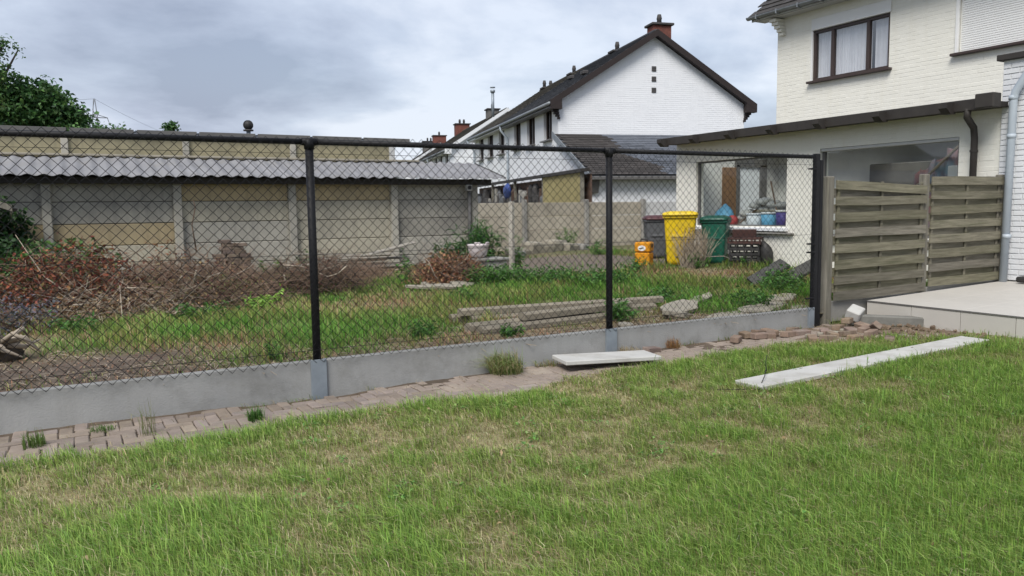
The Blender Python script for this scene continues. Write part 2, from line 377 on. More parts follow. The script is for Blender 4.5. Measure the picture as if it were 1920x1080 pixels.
mat('rust_wire', (.28, .27, .25), (.2, .16, .12), 8, .7)
mat('tar_slab', (.045, .045, .042), (.08, .078, .07), 5, .9, .5, 40)
glass_mat()
glass_mat('upper_glass', (.95, .96, .97), .13, 1.4)
glass_mat('dark_glass', (.45, .48, .5), .06, 1.0)

# ------------------------------------------------------------------ numpy mesh makers
def np_mesh(name, verts, faces_flat, loop_tot, mat_, cols=None, parent=None, smooth=False):
    me = bpy.data.meshes.new(name); nv = len(verts); nf = len(loop_tot); nl = len(faces_flat)
    o = bpy.data.objects.new(name, me); COL.objects.link(o)
    if parent:
        o.parent = parent; WM[o.name] = wm(parent); im = np.array(wm(parent).inverted()); verts = verts@im[:3, :3].T+im[:3, 3]
    me.vertices.add(nv); me.loops.add(nl); me.polygons.add(nf)
    me.vertices.foreach_set('co', np.ascontiguousarray(verts, dtype=np.float32).ravel())
    me.loops.foreach_set('vertex_index', np.ascontiguousarray(faces_flat, dtype=np.int32))
    st = np.concatenate([[0], np.cumsum(loop_tot)[:-1]]).astype(np.int32)
    me.polygons.foreach_set('loop_start', st); me.polygons.foreach_set('loop_total', np.asarray(loop_tot, dtype=np.int32))
    if smooth: me.polygons.foreach_set('use_smooth', np.ones(nf, dtype=bool))
    if cols is not None:
        at = me.color_attributes.new('col', 'FLOAT_COLOR', 'POINT')
        c4 = np.ones((nv, 4), np.float32); c4[:, :3] = cols; at.data.foreach_set('color', c4.ravel())
    me.materials.append(mat_); me.update(calc_edges=True); me.validate()
    return o
def blades(name, P, h, w, ang, lean, col, mat_=None, parent=None):
    n = len(P); t = np.stack([np.cos(ang), np.sin(ang), 0*ang], 1); d = np.stack([-np.sin(ang), np.cos(ang), 0*ang], 1)
    # bend direction random mix of d and t
    b = rng.uniform(-1, 1, n)[:, None]; dd = d+b*t*.7; dd /= np.linalg.norm(dd, axis=1)[:, None]
    up = np.array([0, 0, 1.])
    h_, w_, ln = h[:, None], w[:, None], lean[:, None]
    base = P-up*.01
    mid = P+up*h_*(.6-.12*ln)+dd*h_*ln*.28
    tip = P+up*h_*(1-.45*ln)+dd*h_*ln*.95
    vs = np.stack([base-t*w_*.5, base+t*w_*.5, mid-t*w_*.42, mid+t*w_*.42, tip], 1).reshape(-1, 3)
    k = (np.arange(n)*5)[:, None]
    f = np.concatenate([k+np.array([[0, 1, 3, 2]]), k+np.array([[2, 3, 4]])], 1).ravel()
    lt = np.tile([4, 3], n)
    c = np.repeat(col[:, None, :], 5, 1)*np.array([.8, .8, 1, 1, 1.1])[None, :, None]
    return np_mesh(name, vs, f, lt, mat_ or M('grass'), c.reshape(-1, 3), parent)
def leaves(name, P, L, W, col, mat_=None, parent=None, up_bias=.5, droop=.3, fold=.25):
    """folded leaf: 6 points, 4 triangles"""
    n = len(P); a = rng.uniform(0, 2*np.pi, n); el = rng.normal(-droop, .55, n)
    d = np.stack([np.cos(a)*np.cos(el), np.sin(a)*np.cos(el), np.sin(el)], 1)
    r = rng.normal(size=(n, 3))*(1-up_bias)+np.array([0, 0, up_bias*1.5]); t = np.cross(d, r); t /= np.linalg.norm(t, axis=1)[:, None]+1e-9
    nn = np.cross(t, d); L = np.broadcast_to(L, n)[:, None]; W = np.broadcast_to(W, n)[:, None]
    a0 = P; m = P+d*L*.5-nn*L*.04; tip = P+d*L-nn*L*.16
    l_ = m+t*W*.5+nn*W*fold; r_ = m-t*W*.5+nn*W*fold
    vs = np.stack([a0, m, tip, l_, r_], 1).reshape(-1, 3); k = (np.arange(n)*5)[:, None]
    f = np.concatenate([k+np.array([[0, 1, 3]]), k+np.array([[3, 1, 2]]), k+np.array([[0, 4, 1]]), k+np.array([[1, 4, 2]])], 1).ravel()
    return np_mesh(name, vs, f, np.full(4*n, 3), mat_ or M('leaf'), np.repeat(col, 5, 0), parent)
def colmix(n, cols, w=None, var=.18):
    cols = np.array(cols, float); i = rng.choice(len(cols), n, p=w); c = cols[i]
    return np.clip(c*(1+rng.normal(0, var, (n, 1)))*(1+rng.normal(0, var*.3, (n, 3))), .004, 1)
def grid_sheet(name, x0, x1, y0, y1, nx, ny, zf, colf, mat_, kind='structure', label=None):
    X, Y = np.meshgrid(np.linspace(x0, x1, nx), np.linspace(y0, y1, ny), indexing='ij'); Z = zf(X, Y)
    vs = np.stack([X, Y, Z], -1).reshape(-1, 3); i = np.arange(nx*ny).reshape(nx, ny)
    f = np.stack([i[:-1, :-1], i[1:, :-1], i[1:, 1:], i[:-1, 1:]], -1).reshape(-1, 4)
    o = np_mesh(name, vs, f.ravel(), np.full(len(f), 4), mat_, colf(X, Y).reshape(-1, 3) if colf else None, smooth=True)
    return tag(o, label, kind=kind)

#==SETTING==
# ------------------------------------------------------------------ ground sheets
def far_col(X, Y): return None
grid_sheet('ground', -900, 900, -900, 900, 41, 41, lambda X, Y: -.12+0*X, None, M('far_ground'))
DRY = [(.8, -2.4, .75), (1.9, -1.3, .5), (-.25, -1.5, .5), (-1.6, -1.5, .55), (2.7, -2.9, .5), (-2, -1.9, .4), (1.45, -3.0, .45), (2.6, -1.9, .4), (4.3, -2.6, .4), (.6, -1.9, .35)]
LUSH = [(1.1, -4.1, .9), (3.3, -3.4, .8), (.2, -3.25, .5), (-1.4, -2.6, .45), (.9, -1.05, .35), (1.6, -4.9, 1.), (-2.1, -2.7, .4), (4.6, -3.4, .8), (-.9, -.95, .3), (3.3, -1.0, .35), (5., -1.6, .4)]
def dryness(x, y):
    x = np.asarray(x, float); y = np.asarray(y, float); X_, Y_ = x, y
    x = x+.9*(fbm(X_+3, Y_+8, 1.7, 4)-.5); y = y+.9*(fbm(X_+31, Y_+18, 1.7, 4)-.5)
    d = .27+1.55*(fbm(X_, Y_, 1.5, 5)-.5)+1.3*(fbm(X_+40, Y_+7, 5.5, 3)-.5)
    for cx, cy, r in DRY: d = d+.36*np.exp(-((x-cx)**2+(y-cy)**2)/r**2)
    for cx, cy, r in LUSH: d = d-.4*np.exp(-((x-cx)**2+(y-cy)**2)/r**2)
    return np.clip(d, 0, 1)
def lawn_edge(x):      # y where the lawn stops and the brick path starts
    return -.93+.13*(fbm(x, 0*x+3, 1.6, 3)-.5)*2+.22*sstep(1.5, 2.2, x)-.18*sstep(4.8, 5.6, x)-.42*sstep(5.7, 6.7, x)
def lawn_col(X, Y):
    s = np.array([.12, .092, .07])*(1+.7*sstep(4.6, 5.6, X))[..., None]; g = np.array([.16, .18, .065]); d = np.array([.30, .27, .145])
    k = dryness(X, Y)[..., None]; c = g*(1-k)+d*k
    m = sstep(-.04, .06, Y-lawn_edge(X)+.08*(fbm(X, Y, 9, 3)-.5))[..., None]
    return c*(1-m)+s*(.75+.6*fbm(X, Y, 6, 3)[..., None])*m
def lawn_z(X, Y):
    hole = np.exp(-((X+.35)/.38)**2-((Y+.1)/.13)**2)*.05+np.exp(-((X-.25)/.25)**2-((Y+.1)/.1)**2)*.05+np.exp(-((X+1.1)/.22)**2-((Y+.12)/.1)**2)*.03
    m = sstep(-.1, .1, Y-lawn_edge(X))
    return h_lawn(X, Y)-.012*m-.03*0+.02*(fbm(X, Y, 2.2, 4)-.5)+.012*(fbm(X, Y, 11, 2)-.5)-hole*m
grid_sheet('lawn', -8, 10.5, -12, .02, 340, 260, lawn_z, lawn_col, M('ground'))
def yard_dry(x, y):
    d = .45+2.2*(fbm(x+9, y+3, .8, 5)-.5)
    for cx, cy, r in [(-1.6, 1.2, 1.0), (-2.4, 2.2, .9), (1.2, .5, .7), (3, .5, .6), (4.6, .5, .5), (8.2, 3.6, 1.2), (7.4, 4.6, .9), (2.2, 3.4, .6)]: d = d+.55*np.exp(-((x-cx)**2+(y-cy)**2)/r**2)
    for cx, cy, r in [(-.2, 2.3, .9), (1.1, 2.1, .8), (4.6, 4.4, 1.0), (6.2, 3.6, 1.), (3.9, 3.6, .7), (8.0, 5.2, .7), (5.8, 1.6, .6), (7.4, 1.2, .5), (-.9, 3., .6)]: d = d-.75*np.exp(-((x-cx)**2+(y-cy)**2)/r**2)
    return np.clip(d, 0, 1)
def yard_path(x, y):     # brick-paved strip that crosses the neighbour's yard
    return sstep(5.3, 5.7, y)*sstep(4.5, 5.2, x)*(1-sstep(9.3, 9.8, y-.0*x))*(1-sstep(9.3, 9.6, x))
def bare(x, y):
    b = np.exp(-((x+1.9)/1.2)**2-((y-1.1)/.75)**2)*1.3+sstep(.75, .2, y)*.95*(1-sstep(5.2, 6.0, x)*.6)
    return np.clip(b+(fbm(x, y, 3, 3)-.5)*.9, 0, 1)
def yard_col(X, Y):
    s = np.array([.135, .105, .082]); g = np.array([.12, .125, .055]); d = np.array([.25, .205, .125])
    k = yard_dry(X, Y)[..., None]; c = g*(1-k)+d*k; b = bare(X, Y)[..., None]; c = c*(1-b)+s*(.7+.7*fbm(X, Y, 7, 3)[..., None])*b
    pth = yard_path(X, Y)[..., None]; return c*(1-pth)+np.array([.17, .14, .115])*pth
def yard_z(X, Y): return h_yard(X, Y)+.035*(fbm(X, Y, 1.7, 4)-.5)+.025*(fbm(X, Y, 9, 2)-.5)*(1-yard_path(X, Y))
grid_sheet('yard_ground', -9, 16, .025, 26, 300, 300, yard_z, yard_col, M('ground'))

# ------------------------------------------------------------------ brick path along the fence (herringbone)
def brick_mesh(L, W, H, name, mt, bev=.006):
    b = MB().box((0, 0, 0), (L, W, H), bev); me = bpy.data.meshes.new(name); me.from_pydata(b.v, [], b.f); me.materials.append(mt); me.update(); return me
path = tag(bpy.data.objects.new('brick_path', None), 'worn brown brick path between the concrete gravel boards and the lawn', kind='structure'); COL.objects.link(path); WM[path.name] = Matrix.Identity(4)
pm = brick_mesh(.184, .0875, .06, 'paving_brick', M('paver'), .007)
cells = []
W = .0945
for ix in range(-50, 72):
    for iy in range(-14, 1):
        k = (ix-iy) % 4
        if k == 0: cells.append(((ix+1)*W, (iy+.5)*W-.02, 0))
        elif k == 3: cells.append(((ix+.5)*W, (iy+1)*W-.02, math.pi/2))
rest = MB(); lst = []
for x, y, a in cells:
    ed = float(lawn_edge(np.array([x]))[0])
    if y > -.075 or y < ed-.12 or x < -4.6 or x > 6.6: continue
    if x > 4.9 and random.random() < (x-4.9)*.5: continue
    hole = math.exp(-((x+.35)/.36)**2-((y+.09)/.14)**2)+math.exp(-((x-.25)/.25)**2-((y+.09)/.11)**2)+math.exp(-((x+1.1)/.2)**2-((y+.11)/.09)**2)
    if hole > .55: continue
    wav = .03*(float(fbm(np.array([x]), np.array([y]), 1.4, 3)[0])-.5)
    z = hl(x, y)-.03+wav-.022*hole+random.gauss(0, .0022)
    if y < ed-.03: z -= .012
    R = rotm(random.gauss(0, .022)+.1*hole, random.gauss(0, .016), a+random.gauss(0, .02))
    mw = Matrix.Translation((x+random.gauss(0, .002), y+random.gauss(0, .002), z)) @ R.to_4x4()
    lst.append(((Vector((x, y, 0))-CAM).length, mw))
lst.sort(key=lambda t: t[0])
for d, mw in lst[:300]: inst('paving_brick', pm, mw, path)
for d, mw in lst[300:]: rest.box(mw.translation, (.184, .0875, .06), .007, mw.to_3x3())
if rest.v: tag(rest.build('paving_bricks', M('paver'), path), kind='stuff')

# ------------------------------------------------------------------ chain-link fence
F = thing('chain_link_fence', 'black chain link fence with top rail standing on grey concrete gravel boards', 'fence', (0, 0, 0))
ZK, ZT = .285, 2.085
PX = [-6, -3, 0, 3]
for x in PX: 
    o = MB().tube([(x, 0, ZK-.24), (x, 0, ZT-.01)], .033, 16).build('post', M('black_pvc'), F, True)
    c = MB(); c.tube([(x, 0, ZT-.07), (x, 0, ZT+.012)], .041, 16); c.tube([(x-.06, -.002, ZT-.012), (x+.06, -.002, ZT-.012)], .031, 12); c.build('post_cap', M('black_pvc'), o, True)
b = MB(); b.box((6.02, 0, 1.06), (.07, .06, 2.1), .006); end = b.build('end_post', M('black_pvc'), F)
b = MB(); b.box((6.115, .02, 1.03), (.06, .05, 2.02), .006); b.build('brace_post', M('black_pvc'), F)
for z in (1.93, 1.05, .95, .4):
    b = MB(); b.box((5.93, -.03, z), (.13, .014, .02), .003); b.tube([(5.87, -.045, z), (5.87, -.01, z)], .008, 8); b.build('clamp', M('black_pvc'), end)
for k in range(4):
    x0, x1 = (-6, -3, 0, 3)[k]+.0, (-3, 0, 3, 6)[k]
    MB().tube([(x0+.05, 0, ZT-.012), (x1-.05, 0, ZT-.012)], .0235, 14).build('top_rail', M('black_pvc'), F, True)
    for z in (1.975, 1.16, .37): MB().tube([(x0, -.048, z), (x1, -.048, z)], .0024, 4).build('tension_wire', M('black_pvc'), F)
    if k == 0: continue
    # woven zig-zag wires
    p = .084; zs = np.arange(.262, 2.135, p/2); nseg = len(zs); hp = p/2; ncol = int(round((x1-x0)/hp)); r = .0021
    vs = []; fs = []; base = 0
    for j in range(ncol):
        s = 1 if j % 2 == 0 else -1
        xc = x0+(j+.5)*hp; kk = np.arange(nseg); sg = np.where(kk % 2 == 0, 1, -1)*s
        xs = xc+sg*hp*.5; ys = np.full(nseg, -.05)+sg*.0016; sag = .004*np.sin(xs*3.1)+.003*np.sin(zs*5+xs*2)
        jx = rng.normal(0, .0011)+.004*np.sin(zs*3.3+xc*1.7)*np.sin(xc*2.1); P_ = np.stack([xs+jx, ys+.004*np.sin(xc*4+zs*2), zs+sag+.006*np.sin(xc*1.9)], 1)
        ring = np.array([[0, 0, r*1.4], [0, -r, 0], [0, 0, -r*1.4], [0, r, 0]])
        v = (P_[:, None, :]+ring[None]).reshape(-1, 3); vs.append(v)
        i = np.arange(nseg-1)[:, None]*4+base
        f = np.concatenate([np.concatenate([i+q, i+(q+1) % 4, i+4+(q+1) % 4, i+4+q], 1)[:, None, :] for q in range(4)], 1).reshape(-1, 4); fs.append(f)
        base += len(v)
    np_mesh('wire_mesh', np.concatenate(vs), np.concatenate(fs).ravel(), np.full(sum(len(q) for q in fs), 4), M('black_pvc'), None, F)
for k in range(4):
    x0, x1 = (-6, -3, 0, 3)[k], (-3, 0, 3, 6)[k]
    b = MB(); x0 += .045; x1 -= .045
    pts = [(-.02, -.1), (-.02, .272), (-.009, .285), (.009, .285), (.02, .272), (.02, -.1)]
    b.prism([(x0, y, z) for y, z in pts], (x1-x0, 0, 0)); b.build('gravel_board', M('new_concrete'), F)
for x in (-3, 0, 3, 5.95):
    b = MB(); w = .065 if x < 5 else .045
    b.box((x, -.043, .10), (2*w, .006, .378), .002); b.box((x-w+.003, -.02, .10), (.006, .042, .378)); b.box((x+w-.003, -.02, .10), (.006, .042, .378))
    b.build('board_bracket', M('galv'), F)

# ------------------------------------------------------------------ slabs lying on path and lawn
b = MB(); R = rotm(0, math.radians(1.2), math.radians(-11)); b.box((2.66, -.42, .088), (.98, .36, .04), .006, R)
tag(b.build('concrete_slab', M('pale_slab')), 'short pale concrete slab lying on the brick path below the gravel board', 'slab')
b = MB(); b.box((4.72, -1.80, .07), (3.42, .29, .04), .006, rotm(0, -.012, math.radians(2.6)))
tag(b.build('concrete_board', M('pale_slab')), 'long narrow white concrete board lying in the lawn grass', 'board')
# bricks dumped by the end post
loose = [(4.52, -.24, .35, 0), (4.8, -.1, 1.3, 0), (4.87, -.25, .1, 0), (5.02, -.27, .8, 0), (5.14, -.14, 1.5, 0), (5.2, -.36, .3, 0), (5.38, -.38, .05, 0), (5.16, -.72, .9, 0), (5.33, -.78, .2, 0),
         (5.52, -.68, 1.2, 0), (5.72, -.72, .4, 0), (5.55, -.95, .1, 0), (5.62, -.5, .7, 0), (5.9, -.62, 1.0, 0), (6.1, -.66, .15, 0), (5.95, -.85, .6, 0), (6.0, -.38, .3, 0), (6.18, -.36, .5, .06), (5.75, -1.22, .5, 0), (6.28, -.5, 1.2, 0), (5.02, -.1, .2, 0), (5.45, -.2, .3, 0)]
lm = brick_mesh(.2, .095, .062, 'brick', M('brick_loose'), .006)
LB = []
for x, y, a, dz in loose:
    o = inst('loose_brick', lm, Matrix.Translation((x, y, hl(x, y)+.03+dz)) @ rotm(random.gauss(0, .08), random.gauss(0, .06), a+random.gauss(0, .2)).to_4x4())
    LB.append(o); tag(o, None, 'brick', 'loose bricks by the end post')
ORD = 'leftmost second third fourth fifth sixth seventh eighth ninth tenth eleventh twelfth thirteenth fourteenth fifteenth sixteenth seventeenth eighteenth nineteenth twentieth twenty-first rightmost'.split()
def scr_x(p): d = Vector(p)-CAM; return (d.x*math.cos(YAW)-d.y*math.sin(YAW))/(d.x*math.sin(YAW)+d.y*math.cos(YAW))
for k, o in enumerate(sorted(LB, key=lambda o: scr_x(o.matrix_world.translation))): o['label'] = ORD[k]+' brown brick'+('' if k in (0, 21) else ' from the left')+' in the loose row dumped by the fence end post'
tag(inst('loose_brick', lm, Matrix.Translation((6.16, -.75, hl(6, 0)+.075)) @ rotm(.7, .3, .9).to_4x4()), 'brown brick tipped up on edge at the right end of the brick row', 'brick', 'loose bricks by the end post')
tag(inst('loose_brick', lm, Matrix.Translation((3.42, -.16, hl(3.4, 0)+.02)) @ rotm(.05, .1, .2).to_4x4()), 'brown brick lying alone on the path beside the short pale slab', 'brick', 'loose bricks by the end post')
b = MB(); b.box((6.42, -.28, hl(6.4, 0)+.15), (.2, .16, .12), .012, rotm(.35, -.3, .3))
tag(b.build('white_block', M('pale_slab')), 'small chipped white block perched on loose bricks in front of wooden fence', 'block')
b = MB(); b.box((6.72, -.5, hl(6.8, 0)+.05), (.82, .13, .13), .015, rotm(0, .03, math.radians(-40)))
tag(b.build('kerb_stone', M('kerb')), 'mossy grey concrete kerb stone lying before the terrace corner', 'kerb stone')
b = MB()
for k in range(4): b.slabrock((5.3+k*.21, -.55+.12*math.sin(k*3), hl(5.5, 0)+.02), .05, .035, .04, k+3)
b.build('rubble', M('mortar')); tag(bpy.data.objects['rubble'], 'small pale rubble bits scattered among the loose bricks', 'rubble', kind='stuff')
# ------------------------------------------------------------------ wooden fence
WF = thing('wooden_fence', 'weathered grey slatted wooden fence panels between posts beside the terrace', 'fence', (8.1, .05, .2))
for x, zb, zt, w in ((6.30, -.1, 1.85, .115), (8.17, .2, 1.895, .11), (10.02-.09, .3, 1.905, .11)):
    MB().box((x, .05, (zb+zt)/2), (w, .095, zt-zb), .012).build('post', M('post_wood'), WF)
def panel(x0, x1, zb, zt, slip):
    n = 8; pitch = (zt-zb-.115)/(n-1); L = x1-x0
    for k in range(n):
        z = zt-.0575-k*pitch; rr = random.gauss(0, .003)
        if slip and k == 0: rr = .062; z -= .03
        hgt = .110+random.uniform(-.006, .006); mb = MB(); segs = 8
        for i in range(segs):
            xa, xb = x0+L*i/segs, x0+L*(i+1)/segs
            def zz(x): return z-rr*(x-(x0+x1)/2)/L*L*.6+.004*math.sin(x*3+k*2.1)+.012*(x-x0)/L
            def yy(x): return -.022-.004*math.sin(math.pi*(x-x0)/L)+.004*math.sin(5*x+k)
            mb.hexa([(xa, yy(xa)-.009, zz(xa)-hgt/2), (xb, yy(xb)-.009, zz(xb)-hgt/2), (xb, yy(xb)+.009, zz(xb)-hgt/2), (xa, yy(xa)+.009, zz(xa)-hgt/2)],
                    [(xa, yy(xa)-.009, zz(xa)+hgt/2), (xb, yy(xb)-.009, zz(xb)+hgt/2), (xb, yy(xb)+.009, zz(xb)+hgt/2), (xa, yy(xa)+.009, zz(xa)+hgt/2)])
        o = mb.build('slat', M('old_wood'), WF)
        if slip and k == 0: o['label'] = 'slipped top slat hanging at a slant'
        if k < n-1:
            zb2 = z-pitch*.5+.012*.5
            MB().box(((x0+x1)/2, .019, zb2+(.03 if slip and k == 0 else 0)), (L, .018, .112), .003, rotm(0, random.gauss(-.005, .002), 0)).build('slat', M('old_wood'), WF)
    for f in (.035, .5, .955):
        MB().box((x0+L*f, -.002, (zb+zt)/2), (.045, .02, zt-zb-.02), .004).build('batten', M('old_wood'), WF)
panel(6.36, 8.12, .335, 1.80, True)
panel(8.225, 9.875, .40, 1.862, False)
MB().box((7.23, .05, .20), (1.76, .05, .255), .006).build('base_slab', M('old_concrete'), WF)
MB().box((9.05, .05, .33), (1.64, .05, .12), .006).build('base_slab', M('old_concrete'), WF)

# ------------------------------------------------------------------ terrace
T = tag(bpy.data.objects.new('terrace', None), 'raised pale tiled terrace with tiled front edge beside the wooden fence', kind='structure'); COL.objects.link(T); WM[T.name] = Matrix.Identity(4)
X0 = 6.98; ts = .6; tz0, tz1 = .305, .385
def tzf(x): return tz0+(tz1-tz0)*(x-X0)/3.0
b = MB(); b.hexa([(X0+.02, -6.6, -.1), (10, -6.6, -.1), (10, -.03, -.1), (X0+.02, -.03, -.1)], [(X0+.02, -6.6, tzf(X0)-.018), (10, -6.6, tzf(10)-.018), (10, -.03, tzf(10)-.018), (X0+.02, -.03, tzf(X0)-.018)]); b.build('base', M('old_concrete'), T)
sl = math.atan2(tz1-tz0, 3.0)
tm = brick_mesh(ts-.005, ts-.005, .02, 'tile', M('tile'), .002)
for i in range(5):
    for j in range(11):
        x = X0-.012+ts*(i+.5); y = -.03-ts*(j+.5)
        inst('tile', tm, Matrix.Translation((x, y, tzf(x)-.009)) @ Matrix.Rotation(-sl, 4, 'Y'), T)
fm = brick_mesh(.012, ts-.006, .24, 'edge_tile', M('tile'), .002)
for j in range(11): inst('edge_tile', fm, Matrix.Translation((X0-.001, -.03-ts*(j+.5)-.0, tz0-.02-.122)), T)
b = MB(); b.box((X0-.012, -3.33, tz0-.006), (.008, 6.6, .014)); b.build('edge_strip', M('frame_grey'), T)  # thin dark strip along the top of the front tiles

#==BUILDINGS==
def brickwork(parent, o, u, v, nrm, U, Vv, holes, mt, nparts, L=.225, H=.0765, j=.011, proud=.006, name='brick', region=None):
    """painted brick skin: bricks proud of recessed joints; the nearest ones are parts, the rest one joined part"""
    o, u, v, nrm = Vector(o), Vector(u), Vector(v), Vector(nrm); items = []
    rows = int(Vv/H)
    for r in range(rows):
        z0 = r*H; off = (r % 2)*.5*L; cuts = [0.]; x = off if off else L
        while x < U-.03: cuts.append(x); x += L
        cuts.append(U)
        for a, b in zip(cuts[:-1], cuts[1:]):
            segs = [(a+j/2, b-j/2)]
            for h in holes:
                if h[2]-.02 < z0+H*.5 < h[3]+.02:
                    ns = []
                    for p, q in segs:
                        if q <= h[0] or p >= h[1]: ns.append((p, q)); continue
                        if p < h[0]-.03: ns.append((p, h[0]-.002))
                        if q > h[1]+.03: ns.append((h[1]+.002, q))
                    segs = ns
            for p, q in segs:
                if q-p > .03: items.append((p, q, z0+j/2, z0+H-j/2))
    Rm = Matrix((u, nrm, v)).transposed()   # local x=u, y=outward, z=v
    def geo(b, w, h, k=1.):
        e = .004; ex = e/k
        return b.add([(-w/2, 0, -h/2), (w/2, 0, -h/2), (w/2, 0, h/2), (-w/2, 0, h/2), (-w/2+ex, proud, -h/2+e), (w/2-ex, proud, -h/2+e), (w/2-ex, proud, h/2-e), (-w/2+ex, proud, h/2-e)],
                     [(4, 5, 6, 7), (0, 1, 5, 4), (1, 2, 6, 5), (2, 3, 7, 6), (3, 0, 4, 7)])
    unit = MB(); geo(unit, 1., H-j, L-j); me = bpy.data.meshes.new(name); me.from_pydata(unit.v, [], unit.f); me.materials.append(mt); me.update()
    def wc(it): return o+u*((it[0]+it[1])/2)+v*((it[2]+it[3])/2)
    cand = [i for i, it in enumerate(items) if region is None or (region[0] <= (it[0]+it[1])/2 <= region[1] and region[2] <= it[2] <= region[3])]
    cand.sort(key=lambda i: (wc(items[i])-CAM).length); near = set(cand[:nparts]); rest = MB()
    for i, it in enumerate(items):
        c = wc(it)+nrm*random.uniform(-.002, .0015); tilt = Matrix.Rotation(random.gauss(0, .006), 3, 'Y')
        if i in near:
            inst(name, me, Matrix.Translation(c) @ (Rm @ tilt).to_4x4() @ Matrix.Diagonal((it[1]-it[0], 1, 1, 1)), parent)
        else:
            g = MB(); geo(g, it[1]-it[0], it[3]-it[2]); R2 = Rm @ tilt; rest.add([R2 @ Vector(q)+c for q in g.v], g.f)
    if rest.v: tag(rest.build(name+'work', mt, parent), kind='stuff')
def tile_roof(parent, o, u, v, U, Vv, tu, tv, mt, nparts, name='slate', th=.012, lap=.25, mt2=None, split=None):
    """overlapping slates on the plane o + u*a + v*b (v up-slope)"""
    o, u, v = Vector(o), Vector(u).normalized(), Vector(v).normalized(); nrm = u.cross(v).normalized()
    Rm = Matrix((u, v, nrm)).transposed(); items = []
    rows = int(Vv/tv)
    for r in range(rows):
        off = (r % 2)*.5*tu; n = int((U-off)/tu)
        for k in range(n): items.append((off+(k+.5)*tu, (r+.5)*tv))
    def mk(mt_):
        b = MB().box((0, 0, 0), (tu*.975, tv*(1+lap), th), 0); me = bpy.data.meshes.new(name); me.from_pydata(b.v, [], b.f); me.materials.append(mt_); me.update(); return me
    ms = [mk(mt), mk(mt2 or mt)]
    def wc(it): return wm(parent) @ (o+u*it[0]+v*it[1])
    items.sort(key=lambda it: (wc(it)-CAM).length); rest = [MB(), MB()]
    tl = Matrix.Rotation(-math.atan2(th*1.1, tv), 3, 'X')
    W3 = wm(parent).to_3x3()
    for i, it in enumerate(items):
        q = 1 if (split and split(*it)) else 0
        R = Rm @ tl @ Matrix.Rotation(random.gauss(0, .008), 3, 'Z'); c = o+u*it[0]+v*it[1]+nrm*(th+random.uniform(0, .004))
        if i < nparts: inst(name, ms[q], wm(parent) @ (Matrix.Translation(c) @ R.to_4x4()), parent)
        else: rest[q].box(c, (tu*.975, tv*(1+lap), th), 0, R)
    for q in (0, 1):
        if rest[q].v: tag(rest[q].build(name+'s', (mt, mt2)[q], parent, local=True), kind='stuff')

# ------------------------------------------------------------------ cream house with lean-to extension
H = thing('cream_house', 'cream painted brick house with brown windows and a low rear extension', 'house', (13, 3, .3))
EX = 10.0
# extension wall, windows as holes. u runs along -Y seen from the garden (left to right), start at Y=7.05
def extu(y): return 7.05-y
zb = .2; zt = 2.86
holes = [(extu(6.43), extu(3.98), 1.10-zb, 2.45-zb), (extu(3.24), extu(.72), .95-zb, 2.50-zb)]
b = MB().wall((EX, 7.05, zb), (0, -1, 0), (0, 0, 1), (-1, 0, 0), 6.95, zt-zb, holes, .22); b.build('wall', M('cream_paint'), H)
b = MB(); b.box((11.6, 6.95, 1.53), (2.76, .2, 2.66)); b.box((11.5, .2, 1.53), (2.55, .18, 2.66)); b.build('side_wall', M('cream_paint'), H)
brickwork(H, (EX-.0, 7.05, zb), (0, -1, 0), (0, 0, 1), (-1, 0, 0), 6.93, zt-zb-.02, holes, M('cream_brick'), 60, j=.007, proud=.0018)
# extension roof
b = MB(); b.box((9.95, 3.55, 2.90), (.5, 7.08, .05)); b.box((12.55, 3.55, 2.90), (.85, 7.08, .05)); b.box((11.16, 6.92, 2.90), (1.92, .36, .05)); b.box((11.16, .24, 2.90), (1.92, .42, .05)); b.box((11.16, 3.6, 2.90), (1.92, .9, .05)); ro = b.build('extension_roof', M('slate_dark'), H)
for yc in (5.4, 1.8): b = MB(); b.quad((10.21, yc-1.33, 2.915), (12.11, yc-1.33, 2.915), (12.11, yc+1.33, 2.915), (10.21, yc+1.33, 2.915)); b.build('added_rooflight', M('window_glass'), ro)  # unseen glazed roof openings, added to brighten the room behind the windows
b = MB(); b.box((EX-.36, 3.52, 2.905), (.045, 7.1, .16), .006); b.build('fascia', M('dark_brown'), ro)
b = MB(); b.box((EX-.16, 3.53, 2.862), (.36, 7.06, .02)); b.build('soffit', M('dark_brown'), ro)
for y in (6.98, 6.0, 5.0, 3.95, 2.9, 1.75, .65):
    b = MB(); b.prism([(EX-.56, y-.065, 2.96), (EX-.56, y-.065, 2.88), (EX-.46, y-.065, 2.80), (EX-.34, y-.065, 2.80), (EX-.34, y-.065, 2.96)], (0, .13, 0)); b.build('rafter_end', M('dark_brown'), ro)
b = MB(); b.box((EX-.40, .09, 2.93), (.2, .26, .2), .01); b.build('gutter_outlet', M('dark_brown'), ro)
b = MB(); b.tube([(EX-.34, .40, 2.86), (EX-.33, .42, 2.74), (EX-.12, .44, 2.60), (EX-.09, .44, 2.45), (EX-.09, .44, .35)], .048, 12); dp = b.build('downpipe', M('dark_brown'), H, True)
for z in (2.25, 1.2): b = MB(); b.tube([(EX-.09, .44, z), (EX-.09, .44, z+.03)], .058, 12); b.box((EX-.04, .44, z+.015), (.1, .02, .03)); b.build('bracket', M('dark_brown'), dp)
